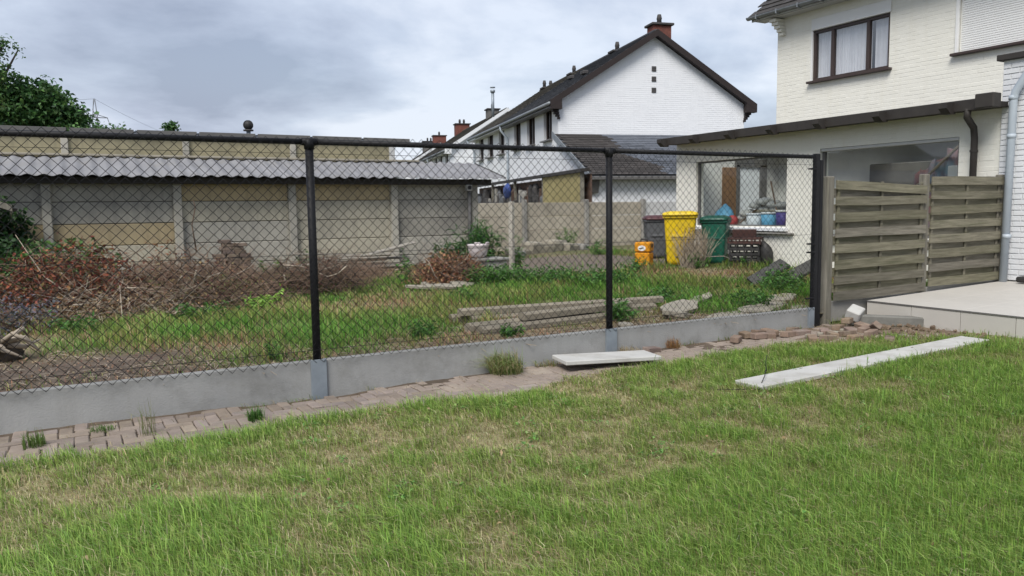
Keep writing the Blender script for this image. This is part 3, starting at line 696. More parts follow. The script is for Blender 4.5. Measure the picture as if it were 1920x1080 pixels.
def window(y0, y1, z0, z1, x, fr, glass, mull=(), th=.05, depth=.07, sash=True, hsh=None):
    """window in a wall facing -X: frame with mullions, one pane per light"""
    f = MB(); ys = [y0, *mull, y1]
    f.box((x, (y0+y1)/2, z1-th/2), (depth, y1-y0, th), .004); f.box((x, (y0+y1)/2, z0+th/2), (depth, y1-y0, th), .004)
    for k, y in enumerate(ys):
        yy = y+th/2 if k == 0 else (y-th/2 if k == len(ys)-1 else y)
        f.box((x, yy, (z0+z1)/2), (depth+.002, th if k in (0, len(ys)-1) else th*1.2, z1-z0-2*th), .004)
    w = f.build('window', fr, H)
    for k in range(len(ys)-1):
        a = ys[k]+th*.6; c = ys[k+1]-th*.6
        p = MB(); p.quad((x+.002*k, c, z0+th), (x+.002*k, a, z0+th), (x+.002*k, a, z1-th), (x+.002*k, c, z1-th)); p.build('pane', glass, w)
    return w
w1 = window(3.98, 6.43, 1.10, 2.45, EX+.09, M('frame_grey'), M('window_glass'), (), .035)
w2 = window(.72, 3.24, .95, 2.50, EX+.09, M('frame_grey'), M('window_glass'), (), .045)
b = MB(); b.box((EX-.02, 5.2, 1.055), (.16, 2.55, .07), .008); b.build('sill', M('white_paint'), w1)
b = MB(); b.box((EX-.045, 5.15, .985), (.09, 2.75, .03), .005); b.build('sill_edge', M('old_concrete'), w1)
b = MB(); b.box((EX-.03, 2.0, .915), (.16, 2.66, .06), .008); b.build('sill', M('old_concrete'), w2)
b = MB(); b.box((EX+.05, 1.98, 2.47), (.09, 2.5, .05), .006); b.build('shutter_rail', M('soffit_grey'), w2)
# room behind the windows
b = MB()
b.quad((EX+.23, .3, .42), (12.95, .3, .42), (12.95, 6.85, .42), (EX+.23, 6.85, .42)); b.build('room_floor', M('room_floor'), H)
b = MB(); b.box((12.93, 3.55, 1.6), (.04, 6.6, 2.5)); b.box((11.58, 6.83, 1.6), (2.66, .03, 2.5)); b.box((11.58, .33, 1.6), (2.66, .03, 2.5)); b.build('room_lining', M('room_wall'), H)
b = MB(); b.box((11.32, 6.79, 1.5), (.42, .04, 1.75), .01); b.build('inner_door', M('door_brown'), H)
b = MB()
for x, w in ((11.56, .1), (12.36, .2)): b.box((x, 6.78, 1.5), (w, .06, 1.86))
b.box((11.98, 6.78, 2.48), (.96, .06, .18)); gd = b.build('garden_door_frame', M('frame_grey'), H)
b = MB(); b.box((11.93, 6.8, 1.45), (.66, .02, 1.9)); b.build('door_pane', M('door_glass'), gd)
# upper storey
UX = 13.0
def upu(y): return 7.0-y
uz0, uz1 = 2.8, 5.86
sh = (upu(2.64), upu(-.3), 4.30-uz0, 5.80-uz0)
wh = (upu(6.0), upu(4.09), 4.26-uz0, 5.62-uz0)
b = MB().wall((UX, 7.0, uz0), (0, -1, 0), (0, 0, 1), (-1, 0, 0), 13, uz1-uz0, [sh, wh], .25)
b.box((UX+4.1, 6.87, 4.3), (7.7, .26, 3.0)); b.build('upper_wall', M('cream_paint'), H)
brickwork(H, (UX, 7.0, uz0), (0, -1, 0), (0, 0, 1), (-1, 0, 0), 8.2, uz1-uz0-.03, [sh, wh], M('cream_brick'), 235, region=(0, 6.9, .2, 3), j=.008, proud=.0022)
u1 = window(4.09, 6.0, 4.26, 5.36, UX+.08, M('brown_pvc'), M('upper_glass'), (4.62, 5.5), .06, .09)
b = MB(); b.box((UX-.03, 5.04, 4.235), (.16, 2.06, .05), .006, None); b.build('sill', M('brown_pvc'), u1)
b = MB(); b.box((UX+.03, 5.04, 5.49), (.12, 1.96, .25), .008); b.build('shutter_box', M('shutter'), u1)
b = MB(); b.box((UX+.02, 6.015, 4.82), (.05, .04, 1.14)); b.build('shutter_guide', M('shutter'), u1)
for a0, a1, sd_ in ((5.15, 5.98, 1), (4.12, 4.55, 2), (4.62, 5.45, 3)):   # net curtains
    n = 60; vs = []
    for i in range(n+1):
        y = a0+(a1-a0)*i/n; x = UX+.19+.022*math.sin(i*1.15+sd_)+.012*math.sin(i*2.7)
        vs += [(x, y, 4.24), (x, y, 5.44)]
    c = MB().add(vs, [(2*i, 2*i+2, 2*i+3, 2*i+1) for i in range(n)]); c.build('curtain', M('curtain'), u1)
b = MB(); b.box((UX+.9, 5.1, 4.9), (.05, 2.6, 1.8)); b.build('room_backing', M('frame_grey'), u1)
s1 = MB(); z = 4.30; k = 0; mb = MB()
s1.box((UX+.05, 1.17, 5.06), (.02, 2.94, 1.5)); s1o = s1.build('roller_shutter', M('shutter'), H)
while z < 5.8:
    m2 = MB(); m2.box((UX+.035, 1.17, z+.02), (.018, 2.9, .037), .006); m2.build('slat', M('shutter'), s1o); z += .041
b = MB(); b.box((UX+.0, 2.67, 5.05), (.08, .06, 1.54), .005); b.build('shutter_guide', M('shutter'), s1o)
b = MB(); b.box((UX-.03, 1.2, 4.275), (.16, 3.1, .05), .006); b.build('sill', M('brown_pvc'), s1o)
# eaves, gutter, corbel, roof
rf = MB(); rf.hexa([(UX-.38, -6.1, 5.80), (UX+4.2, -6.1, 9.9), (UX+4.2, 7.42, 9.9), (UX-.38, 7.42, 5.80)], [(UX-.42, -6.1, 5.90), (UX+4.2, -6.1, 10.02), (UX+4.2, 7.42, 10.02), (UX-.42, 7.42, 5.90)]); roof = rf.build('roof', M('roof_tile'), H)
b = MB(); b.box((UX-.2, .7, 5.83), (.4, 13.4, .035)); b.build('soffit', M('soffit_grey'), roof)
b = MB(); b.box((UX-.37, .7, 5.86), (.03, 13.5, .11), .004); b.build('fascia', M('soffit_grey'), roof)
g = []
for k in range(9): a = math.pi*(k/8); g.append((-.07*math.cos(a), -.065*math.sin(a)))
gb = MB(); n = len(g)
vs = [(UX-.46+q[0], y, 5.905+q[1]) for y in (7.5, -6.1) for q in g]+[(UX-.46+q[0]*.9, y, 5.907+q[1]*.9) for y in (7.5, -6.1) for q in g]
fs = [(k, k+1, n+k+1, n+k) for k in range(n-1)]+[(2*n+k, 3*n+k, 3*n+k+1, 2*n+k+1) for k in range(n-1)]+[(0, n, 3*n, 2*n), (n-1, 3*n-1, 4*n-1, 2*n-1)]+[tuple(range(n))]
gb.add(vs, fs); go = gb.build('gutter', M('zinc'), roof)
for y in np.arange(7.2, 1, -.6):
    b = MB(); b.box((UX-.46, y, 5.87), (.15, .025, .1), .004); b.build('gutter_bracket', M('zinc'), go)
tile_roof(H, (UX-.44-13, 7.46-3, 5.90-.3), (0, -1, 0), (4.6, 0, 4.12), 8.5, 6.1, .24, .2, M('roof_tile'), 0, 'roof_tile', .022)
for k in range(5):
    b = MB(); e = .30-.05*k; b.box((UX-e/2+.0, 6.9-.02*k, 5.75-.075*k), (e, .2-.02*k, .068), .006); b.build('corbel', M('cream_brick'), H)

# ------------------------------------------------------------------ white painted house on the right
WH = thing('white_house', 'white painted brick wall of the house behind the terrace at the right', 'house', (9.9, -2, .3))
b = MB(); b.box((10.5, -3.0, 1.95), (1.06, 6.2, 3.1)); b.build('wall', M('white_paint'), WH)
brickwork(WH, (9.965, .1, .40), (0, -1, 0), (0, 0, 1), (-1, 0, 0), 3.0, 3.08, [], M('white_brick'), 230)
b = MB(); b.box((10.45, -2.98, 3.545), (1.1, 6.3, .085), .008); b.build('cap', M('dark_brown'), WH)
b = MB(); b.tube([(9.86, -.33, 3.42), (9.86, -.30, 3.30), (9.86, -.14, 3.05), (9.86, -.115, 2.95), (9.86, -.09, .385)], .052, 14); p = b.build('downpipe', M('pvc_grey'), WH, True)
b = MB(); b.tube([(9.86, -.33, 3.36), (9.86, -.33, 3.49)], .05, 14); b.build('outlet', M('pvc_grey'), p, True)
for z in (2.93, 2.4, 1.0): b = MB(); b.tube([(9.86, -.11, z), (9.86, -.11, z+.06)], .058, 14); b.box((9.92, -.11, z+.03), (.1, .02, .03)); b.build('collar', M('pvc_grey'), p, True)
b = MB(); b.tube([(9.95, -.48, .75), (9.86, -.48, .76), (9.84, -.5, .70), (9.86, -.52, .66)], .014, 8); b.build('tap', M('bucket_violet'), WH, True)
b = MB(); b.box((9.8, -.48, .44), (.16, .3, .08), .02); tag(b.build('boot_scraper', M('black_plastic')), 'small dark mat block against the white house wall on the terrace', 'mat')

# ------------------------------------------------------------------ things seen through the extension windows
SKL = ['second pale sack from the left on top of the heap', 'topmost pale sack', 'second pale sack from the right on top of the heap', 'rightmost pale sack on top of the heap', 'left pale sack under the top layer', 'right pale sack under the top layer', 'leftmost pale sack sloping down', 'lowest pale sack at the left foot of the heap']
def sack(x, y, z, r, seed, mt='sack'):
    label = SKL[seed-1]+' behind the extension window'
    tag(MB().blob((x, y, z), r, seed, .22, R=rotm(0, 0, seed)).build('sack', M(mt), smooth=True), label, 'sack', 'sacks heaped behind the window')
for k, (x, y, z) in enumerate([(10.75, 5.42, 1.52), (10.75, 5.2, 1.6), (10.8, 5.0, 1.53), (10.8, 4.78, 1.5), (10.85, 5.3, 1.42), (10.85, 4.95, 1.42), (10.7, 5.62, 1.36), (10.75, 5.75, 1.26)]): sack(x, y, z, (.16, .17, .075), k+1)
def bucket(x, y, z, r, h, mt, label):
    t = thing('bucket', label, 'bucket', (x, y, z)); rings = []
    for zz, k in ((0, .82), (h, 1.0)): rings.append([(x+r*k*math.cos(a*math.pi/10), y+r*k*math.sin(a*math.pi/10), z+zz) for a in range(20)])
    MB().loft(rings).build('body', M(mt), t, True); MB().tube([(x, y, z+h-.02), (x, y, z+h+.02)], r*1.05, 20).build('rim', M('bucket_white'), t, True)
bucket(10.55, 5.28, 1.0, .17, .34, 'bucket_white', 'white bucket on the left behind the extension window')
bucket(10.55, 4.9, 1.0, .16, .36, 'blue_bag', 'light blue bucket between white and violet buckets behind the window')
bucket(10.5, 4.5, 1.0, .14, .40, 'bucket_violet', 'violet paint bucket at the right edge of the extension window')
tag(MB().blob((10.7, 6.3, 1.22), (.17, .22, .3), 21, .2).build('plastic_bag', M('blue_bag'), smooth=True), 'light blue plastic bag standing inside the extension window', 'bag')
tag(MB().blob((10.5, 5.85, 1.2), (.12, .12, .12), 5, .03).build('ball', M('ball_red'), smooth=True), 'red and white ball beside the blue bag inside the window', 'ball')
for k, (y0, y1, z1) in enumerate([(4.55, 5.1, 2.0), (4.5, 4.55, 2.05), (5.9, 5.2, 1.6)]):
    b = MB(); b.tube([(10.5, y0, 1.0), (10.8, y1, z1)], .016, 6); tag(b.build('stick', M('twig')), ('slanting dark stick leaning right of the sacks inside window', 'upright dark stick by the right jamb inside window', 'grey lath slanting across the sacks inside window')[k], 'stick')
b = MB(); b.box((10.75, 5.3, .7), (.9, 2.6, .6), .02); tag(b.build('work_bench', M('room_wall')), 'low pale bench carrying sacks and buckets inside the extension', 'bench')
# furniture behind the second window
b = MB(); n = 26
for i in range(n+1):
    for jj in range(2): pass
vs = []
for i in range(n+1):
    y = 1.95-.85*i/n; x = 10.7+.04*math.sin(i*1.3)
    vs += [(x, y, .9), (x+.05*math.sin(i*.9), y-.06, 2.0+.5*i/n+.05*math.sin(i*.8))]
b.add(vs, [(2*i, 2*i+2, 2*i+3, 2*i+1) for i in range(n)]); tag(b.build('folded_parasol', M('pink_cloth')), 'folded patterned parasol cloth leaning inside the right extension window', 'parasol')
b = MB(); b.tube([(10.62, 1.85, 1.75), (10.62, 1.05, 2.45)], .022, 8); tag(b.build('parasol_pole', M('pale_branch')), 'pale pole slanting over the patterned cloth inside the right window', 'pole')
b = MB(); b.box((12.6, 3.2, 1.35), (.6, 1.5, 1.9), .02); tag(b.build('cabinet', M('frame_grey')), 'dark grey cabinet standing inside the right extension window', 'cabinet')
b = MB(); b.box((10.6, 1.12, 1.85), (.1, .22, .5), .01); tag(b.build('white_carton', M('label_white')), 'small white carton beside the jamb inside the right window', 'carton')
#==ROW==
# ------------------------------------------------------------------ row of white houses behind
ROWM = Matrix.Translation((16.11, 21.34, 0)) @ Matrix.Rotation(-.2610, 4, 'Z')
GW, EZ, RZ = 8.5, 5.9, 8.62
def row_house(y0, L, slate, front, label, chim, detail, zadd=0):
    base = ROWM @ Vector((0, y0, .2)); t = thing('row_house', label, 'house', base, -.2610, 'white houses of the row behind')
    z0 = -.2
    def P(x, y, z): return (x, y, z+z0)
    # walls: long left wall with windows, gable front
    ws = [(.9, 2.1), (3.5, 4.85), (6.0, 7.25)]
    # left wall faces -x : u along +y reversed so that normal is -x
    b = MB().wall(P(0, L, 0), (0, -1, 0), (0, 0, 1), (-1, 0, 0), L, EZ, [(L-c, L-a, 4.42, 5.82) for a, c in ws], .3); b.build('side_wall', M('far_white'), t, local=True)
    g = MB(); g.prism([P(.3, .0, 0), P(GW, .0, 0), P(GW, .0, EZ), P(GW/2, .0, RZ), P(0, .0, EZ), P(0, 0, EZ-.01), P(.3, 0, EZ-.01)], (0, .3, 0))
    gw = g.build('gable_wall', M('far_white'), t, local=True); g = MB()
    g.prism([P(.3, L, 0), P(GW, L, 0), P(GW, L, EZ), P(GW/2, L, RZ), P(0, L, EZ), P(.3, L, EZ-.01)], (0, -.3, 0)); g.build('gable_wall', M('far_white'), t, local=True)
    MB().box(P(GW-.15, L/2, EZ/2), (.3, L-.62, EZ)).build('rear_wall', M('far_white'), t, local=True)
    for a, c in ws:
        m = (a+c)/2; f = MB()
        for yy in (a+.05, c-.05): f.box(P(.16, yy, 5.12), (.08, .1, 1.4))
        f.box(P(.16, m, 5.77), (.08, c-a-.2, .1)); f.box(P(.16, m, 4.47), (.08, c-a-.2, .1)); f.box(P(.15, m+.05, 5.12), (.08, .1, 1.2))
        w = f.build('window', M('brown_pvc'), t, local=True)
        MB().quad(P(.17, c-.1, 4.52), P(.17, a+.1, 4.52), P(.17, a+.1, 5.72), P(.17, c-.1, 5.72)).build('pane', M('dark_glass'), w, local=True)
        MB().box(P(-.02, m, 4.40), (.3, c-a+.16, .05)).build('sill', M('frame_grey'), w, local=True)
        MB().box(P(.32, a+.3, 5.12), (.02, .35, 1.2)).build('curtain', M('curtain'), w, local=True)
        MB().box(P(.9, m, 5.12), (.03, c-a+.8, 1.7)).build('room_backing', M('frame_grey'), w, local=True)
    # brick skin on the gable
    if detail:
        r = MB(); rows = int(RZ/.085)
        for k in range(rows):
            z = k*.085+.012; top = z+.07
            xa = 0 if top < EZ else (top-EZ)/(RZ-EZ)*GW/2; xb = GW-xa
            x = xa+.02-(k % 2)*.13
            while x < xb-.02:
                a = max(x, xa+.02); c = min(x+.25, xb-.02)
                if c-a > .04 and z > 2.0:
                    pz = random.uniform(.003, .0065); e = .005
                    r.add([P(a, 0, z), P(c, 0, z), P(c, 0, top), P(a, 0, top), P(a+e, -pz, z+e), P(c-e, -pz, z+e), P(c-e, -pz, top-e), P(a+e, -pz, top-e)], [(4, 5, 6, 7), (0, 1, 5, 4), (1, 2, 6, 5), (2, 3, 7, 6), (3, 0, 4, 7)])
                x += .262
        tag(r.build('brickwork', M('far_white'), gw, local=True), kind='stuff')
        for z in (7.3, 6.88, 6.42):
            MB().box(P(GW/2-.02, -.016, z), (.2, .03, .21), .006).build('vent_grille', M('clay_pot'), gw, local=True)
            for q in (-.05, .05): MB().box(P(GW/2-.02, -.034, z+q), (.19, .01, .012)).build('grille_bar', M('frame_grey'), gw, local=True)
    # roof slopes
    ov = .38; ez2 = EZ-ov*(RZ-EZ)/(GW/2); va = .28 if front else 0.
    sl = math.hypot(GW/2+ov, RZ-ez2)
    rfm = MB()
    for sgn in (0, 1):
        def X(x): return x if sgn == 0 else GW-x
        pts = [P(X(-ov), -va, ez2+.06), P(X(GW/2), -va, RZ+.06), P(X(GW/2), -va, RZ+.2), P(X(-ov), -va, ez2+.2)]
        rfm.prism(pts, (0, L+va, 0))
    ro = rfm.build('roof', slate, t, local=True)
    tile_roof(t, P(-ov-.02, L, ez2+.2), (0, -1, 0), (GW/2+ov, 0, RZ-ez2), L+va, sl, .32, .21, slate, 120 if detail else 60, 'slate', .02)
    b = MB(); b.box(P(GW/2, (L-va)/2, RZ+.21), (.22, L+va, .09), .02); b.build('ridge', slate, ro, local=True)
    if front:
        for sgn in (0, 1):
            def X(x): return x if sgn == 0 else GW-x
            b = MB(); b.prism([P(X(-ov-.05), -va-.06, ez2-.04), P(X(GW/2), -va-.06, RZ-.02), P(X(GW/2), -va-.06, RZ+.25), P(X(-ov-.05), -va-.06, ez2+.24)], (0, .055, 0)); b.build('bargeboard', M('bargeboard') if front == 1 else M('white_paint'), ro, local=True)
            b = MB(); b.prism([P(X(-ov), -va, ez2+.02), P(X(GW/2), -va, RZ+.02), P(X(GW/2), -va, RZ+.055), P(X(-ov), -va, ez2+.055)], (0, va, 0)); b.build('verge_soffit', M('bargeboard') if front == 1 else M('white_paint'), ro, local=True)
            b = MB(); b.prism([P(X(-ov-.05), -va-.055, ez2-.12), P(X(.06), -va-.055, ez2-.12), P(X(.06), -va-.055, ez2+.45), P(X(-ov-.05), -va-.055, ez2+.12)], (0, va, 0)); b.build('eave_box', M('bargeboard') if front == 1 else M('white_paint'), ro, local=True)
            if front == 1:
                for k in range(4): MB().box(P(X(-.15+.05*k), -.03, ez2-.16-.1*k), (.26-.05*k, .2-.03*k, .09), .01).build('corbel', M('bargeboard'), ro, local=True)
    b = MB(); b.tube([P(-ov-.07, -va, ez2+.10), P(-ov-.07, L, ez2+.10)], .075, 8); gt = b.build('gutter', M('zinc'), ro, True, local=True)
    b = MB(); b.box(P(-ov/2-.04, (L-va)/2, ez2-.03), (ov+.02, L+va-.1, .04)); b.build('soffit', M('soffit_grey') if slate != M('slate') else M('frame_grey'), ro, local=True)
    b = MB(); yd = L-.12; b.tube([P(-ov-.07, yd, ez2+.05), P(-ov-.05, yd, ez2-.15), P(-.10, yd, ez2-.55), P(-.09, yd, ez2-.75), P(-.09, yd, .2)], .06, 8); b.build('downpipe', M('pvc_grey'), t, True, local=True)
    for (yc, xo, mt_, w, d, h, pots) in chim:
        b = MB(); zc = RZ-.5; b.box(P(GW/2+xo, yc, zc+h/2), (w, d, h+.0)); c = b.build('chimney', mt_, ro, local=True)
        MB().box(P(GW/2+xo, yc, zc+h+.06), (w+.2, d+.2, .1), .02).build('chimney_cap', M('clay_pot'), c, local=True)
        for q in range(pots):
            px = GW/2+xo+(q-(pots-1)/2)*.4
            b = MB(); b.tube([P(px, yc, zc+h+.1), P(px, yc, zc+h+.3), P(px, yc, zc+h+.33), P(px, yc, zc+h+.52)], [.11, .1, .12, .08], 10); b.build('chimney_pot', M('clay_pot'), c, True, local=True)
    return t, ro
CB, CG = M('chimney_brick'), M('chimney_grey')
h1, r1 = row_house(0, 8.4, M('slate'), 1, 'nearest white house with brick gable, dark bargeboards and red brick chimney', [(.62, .5, CB, .82, .65, 1.05, 1), (4.4, .1, CG, .5, .5, .66, 1)], True)
h2, r2 = row_house(8.4, 8.4, M('slate_brown'), 0, 'second white house of the row with brownish slate roof and steel flue', [(2.3, .1, CG, .5, .5, .66, 1), (7.3, .1, CG, .6, .5, .64, 2)], False)
h3, r3 = row_house(25.7, 8.4, M('slate_brown'), 2, 'white house farther down the row with white rake boards', [(5.0, .1, CG, .9, .9, 1.2, 1)], False)
h4, r4 = row_house(34.1, 9.6, M('slate_brown'), 0, 'fourth white house of the row far behind the shed roof', [(9.0, .0, CB, 1.3, 1., 1.35, 2)], False)
h5, r5 = row_house(56, 9, M('slate_brown'), 2, 'most distant white house with a red and a grey chimney', [(.5, .0, CB, 1.4, 1., 1.5, 1), (8, 0, CG, 1.5, 1., 1.5, 2)], False)
b = MB(); b.tube([(1.0, 7.7+8.4-8.4, 6.9), (1.0, 7.7, 8.35)], .09, 10); b.tube([(1.0, 7.7, 8.35), (1.0, 7.7, 8.5)], .15, 10); b.tube([(1.0, 7.7, 8.62), (1.0, 7.7, 8.68)], .16, 10); b.build('flue_pipe', M('galv'), r2, True, local=True)
for yy, xx in ((5.2, 2.3), (1.6, 1.7)):
    b = MB(); b.box((xx, yy, EZ+xx*(RZ-EZ)/(GW/2)+.15), (.25, .45, .16), .03); b.build('roof_vent', M('clay_pot'), r1, local=True)
# single-storey lean-to in front of the gable
LT = thing('slate_lean_to', 'low white outbuilding with sloping slate roof in front of the white gable', 'outbuilding', ROWM @ Vector((0, -2, .2)), -.2610)
def P(x, y, z): return (x, y+2, z-.2)
b = MB(); b.box(P(6, -3.9, 1.35), (12.2, .25, 2.7)); b.prism([P(-.1, -4.02, 0), P(-.1, -.05, 0), P(-.1, -.05, 4.3), P(-.1, -4.02, 2.66)], (.25, 0, 0)); b.build('wall', M('far_white'), LT, local=True)
b = MB(); b.prism([P(-.25, -4.35, 2.55), P(-.25, -.03, 4.42), P(-.25, -.03, 4.56), P(-.25, -4.35, 2.69)], (12.6, 0, 0)); lr = b.build('roof', M('slate_blue'), LT, local=True)
tile_roof(LT, P(-.25, -4.38, 2.70), (1, 0, 0), (0, 4.35, 1.87), 12.5, 4.72, .34, .22, M('slate_blue'), 300, 'slate', .016, mt2=M('slate_dark'), split=lambda a, c: a < 2.0+.35*math.sin(c*2)-(c-4)*.22*(1 if c < 4 else 0))
b = MB(); b.prism([P(-.30, -4.42, 2.50), P(-.30, .0, 4.40), P(-.30, .0, 4.66), P(-.30, -4.42, 2.76)], (.05, 0, 0)); b.build('verge_board', M('zinc'), lr, local=True)
b = MB(); b.box(P(6, -4.42, 2.58), (12.7, .1, .14), .02); b.build('gutter', M('frame_grey'), lr, local=True)
b = MB(); b.prism([P(-.12, -4.3, 2.52), P(-.12, -4.02, 2.52), P(-.12, -4.02, 2.05), P(-.12, -4.15, 2.05)], (.3, 0, 0)); b.build('corbel', M('frame_grey'), LT, local=True)
b = MB(); b.prism([P(12.25, -.2, 0), P(12.25, -4.02, 0), P(12.25, -4.02, 2.6), P(12.25, -.2, 4.2)], (-.2, 0, 0)); b.build('side_wall', M('far_white'), LT, local=True)
# open store along the boundary, full of clutter
ST = thing('open_store', 'long open store with black roof edge and yellow end panel behind the far wall', 'shelter', ROWM @ Vector((-1.6, 0, .2)), -.2610)
def P(x, y, z): return (x+1.6, y, z-.2)
b = MB(); b.prism([P(-2.1, -8.7, 2.60), P(-2.1, -8.7, 2.70), P(-1.8, -8.7, 2.72), P(-1.8, -8.7, 2.62)], (0, 16.4, 0)); b.build('roof', M('dark_brown'), ST, local=True)
b = MB(); b.box(P(-1.72, -.5, 1.3), (.05, 16.2, 2.5)); b.build('back_wall', M('clutter_brown'), ST, local=True)
for y in (-8.5, -4.4, -.4, 3.6, 7.6): MB().box(P(-1.98, y, 1.3), (.1, .1, 2.6)).build('post', M('post_wood'), ST, local=True)
b = MB(); b.box(P(-2.0, -6.45, 1.4), (.04, 3.95, 2.38)); b.build('yellow_panel', M('panel_yellow'), ST, local=True)
b = MB(); b.box(P(-1.9, 1.5, 1.62), (.3, 11.6, .05)); b.build('shelf', M('clutter_brown'), ST, local=True)
rr = random.Random(4); y = -4.2; k = 0
while y < 7.3:
    w = rr.uniform(.16, .34); h = rr.uniform(.25, .85); m = M(rr.choice(['clutter_dark', 'clutter_dark', 'clutter_brown', 'grey_plastic', 'clutter_dark', 'old_concrete']))
    x = rr.uniform(-1.98, -1.9)
    if rr.random() < .35: b = MB().tube([ROWM @ Vector((x, y+w/2, 1.65)), ROWM @ Vector((x, y+w/2, 1.65+h*.8)), ROWM @ Vector((x, y+w/2, 1.65+h))], [w*.42, w*.45, w*.2], 10)
    elif rr.random() < .5: b = MB().box(ROWM @ Vector((x, y+w/2, 1.65+h/2)), (w*.8, w*.9, h), .02, rotm(0, 0, -.26+rr.uniform(-.2, .2)))
    else: b = MB().tube([ROWM @ Vector((x, y+.05, 1.65)), ROWM @ Vector((x+.1, y+w*.9, 1.65+h*1.1))], .05, 6).box(ROWM @ Vector((x, y+w/2, 1.75)), (w, w*.7, .2), .02, rotm(0, 0, -.26))
    tag(b.build('stored_item', m), 'dark odds and ends stored on the shelf of the open store', 'clutter', 'clutter in the open store'); y += w*1.05; k += 1
b = MB().blob(ROWM @ Vector((-2.05, .6, 2.25)), (.15, .5, .32), 8, .25, R=rotm(0, 0, -.26)); tag(b.build('blue_tarpaulin', M('blue_tarp'), smooth=True), 'crumpled blue tarpaulin hanging under the roof edge of the open store', 'tarpaulin')

# ------------------------------------------------------------------ far concrete panel wall
CW = thing('concrete_panel_wall', 'weathered beige concrete panel wall with posts at the back of the yard', 'wall', (9.3, 12.5, .2))
posts = [5.15, 7.2, 9.26, 11.33, 13.4, 15.47]; tops = 1.69
for i, x in enumerate(posts): MB().box((x, 12.46, .9), (.13, .14, 1.72), .015).build('post', M('old_concrete'), CW)
for i in range(5):
    for k in range(4):
        z = tops-.385*(k+.5)-.01
        MB().box(((posts[i]+posts[i+1])/2, 12.5+random.uniform(-.003, .003), z), (posts[i+1]-posts[i]-.06, .045, .378), .008).build('slab', M('white_slab') if i == 4 or (i == 3 and False) else M('far_slab'), CW)
    MB().box(((posts[i]+posts[i+1])/2, 12.5, .07), (posts[i+1]-posts[i]-.06, .05, .16), .008).build('slab', M('far_slab'), CW)

# ------------------------------------------------------------------ shed of concrete slabs with corrugated roof
SH = thing('concrete_shed', 'long shed of grey and ochre concrete slabs with corrugated roof', 'shed', (1.5, 9.2, .3))
SX = [-8.2, -6.15, -4.1, -2.03, .03, 2.1, 4.2, 6.05]
def slabcol(i, k): 
    return {(2, 0): 'grey_slab', (3, 0): 'grey_slab', (3, 1): 'grey_slab', (3, 2): 'yellow_slab', (3, 3): 'cream_slab', (4, 0): 'yellow_slab', (4, 1): 'cream_slab', (5, 0): 'yellow_slab', (5, 1): 'cream_slab', (5, 2): 'cream_slab', (5, 3): 'cream_slab', (2, 2): 'yellow_slab', (2, 3): 'cream_slab'}.get((i, k), 'grey_slab')
for x in SX: MB().box((x, 9.14, 1.18), (.15, .16, 2.0), .015).build('post', M('grey_slab'), SH)
for i in range(len(SX)-1):
    for k in range(5):
        z = 2.115-.385*(k+.5)
        MB().box(((SX[i]+SX[i+1])/2, 9.2+random.uniform(-.004, .004), z), (SX[i+1]-SX[i]-.08, .05, .376), .01).build('slab', M(slabcol(i, k)), SH)
MB().box((-1.0, 9.25, 1.2), (14.0, .02, 1.85)).build('added_gap_backing', M('clay_pot'), SH)  # added dark sheet, stops sky light showing through the slab joints
MB().box((6.05, 9.75, 1.15), (.06, .96, 1.9)).build('end_wall', M('grey_slab'), SH)
MB().box((-1.0, 8.98, 2.10), (14.8, .07, .12), .008).build('eave_beam', M('dark_brown'), SH)
b = MB(); b.tube([(5.88, 9.0, 2.1), (5.88, 9.02, .3)], .04, 10); b.build('downpipe', M('frame_grey'), SH, True)
b = MB(); b.box((5.86, 8.98, 1.98), (.13, .1, .13), .01); lb = b.build('lamp_box', M('soffit_grey'), SH); MB().box((5.86, 8.925, 1.98), (.08, .01, .08)).build('lamp_cover', M('black_plastic'), lb)
# corrugated sheets
pitch = .236; y0, y1, z0, z1 = 8.70, 10.2, 2.17, 2.58
x = -8.4; sheet = 0
while x < 6.45:
    nw = 4; xs = np.linspace(x, x+nw*pitch+.03, 4*12+1); up = .004*(sheet % 2); nr = 5; vs = []; jit = random.uniform(-.03, .03)
    for r in range(nr+1):
        f = r/nr
        for q in xs:
            w = .017*math.cos(2*math.pi*(q+8.4)/pitch)+up+.006*math.sin(q*2+f*3); vs.append((min(q, 6.62), y0+jit+(y1-y0-jit)*f, z0+(z1-z0)*f+w))
    n = len(xs); m = len(vs); vs += [(a, c, d-.009) for a, c, d in vs]
    fs = [(r*n+k, r*n+k+1, (r+1)*n+k+1, (r+1)*n+k) for r in range(nr) for k in range(n-1)]
    fs += [tuple(m+q for q in f[::-1]) for f in fs]+[(k, m+k, m+k+1, k+1) for k in range(n-1)]
    MB().add(vs, fs).build('corrugated_sheet', M('fibre_cement'), SH, True); x += nw*pitch; sheet += 1
b = MB(); b.box((-1.5, 10.15, 2.60), (13.4, .12, .045), .01); b.build('flashing', M('mortar'), SH)
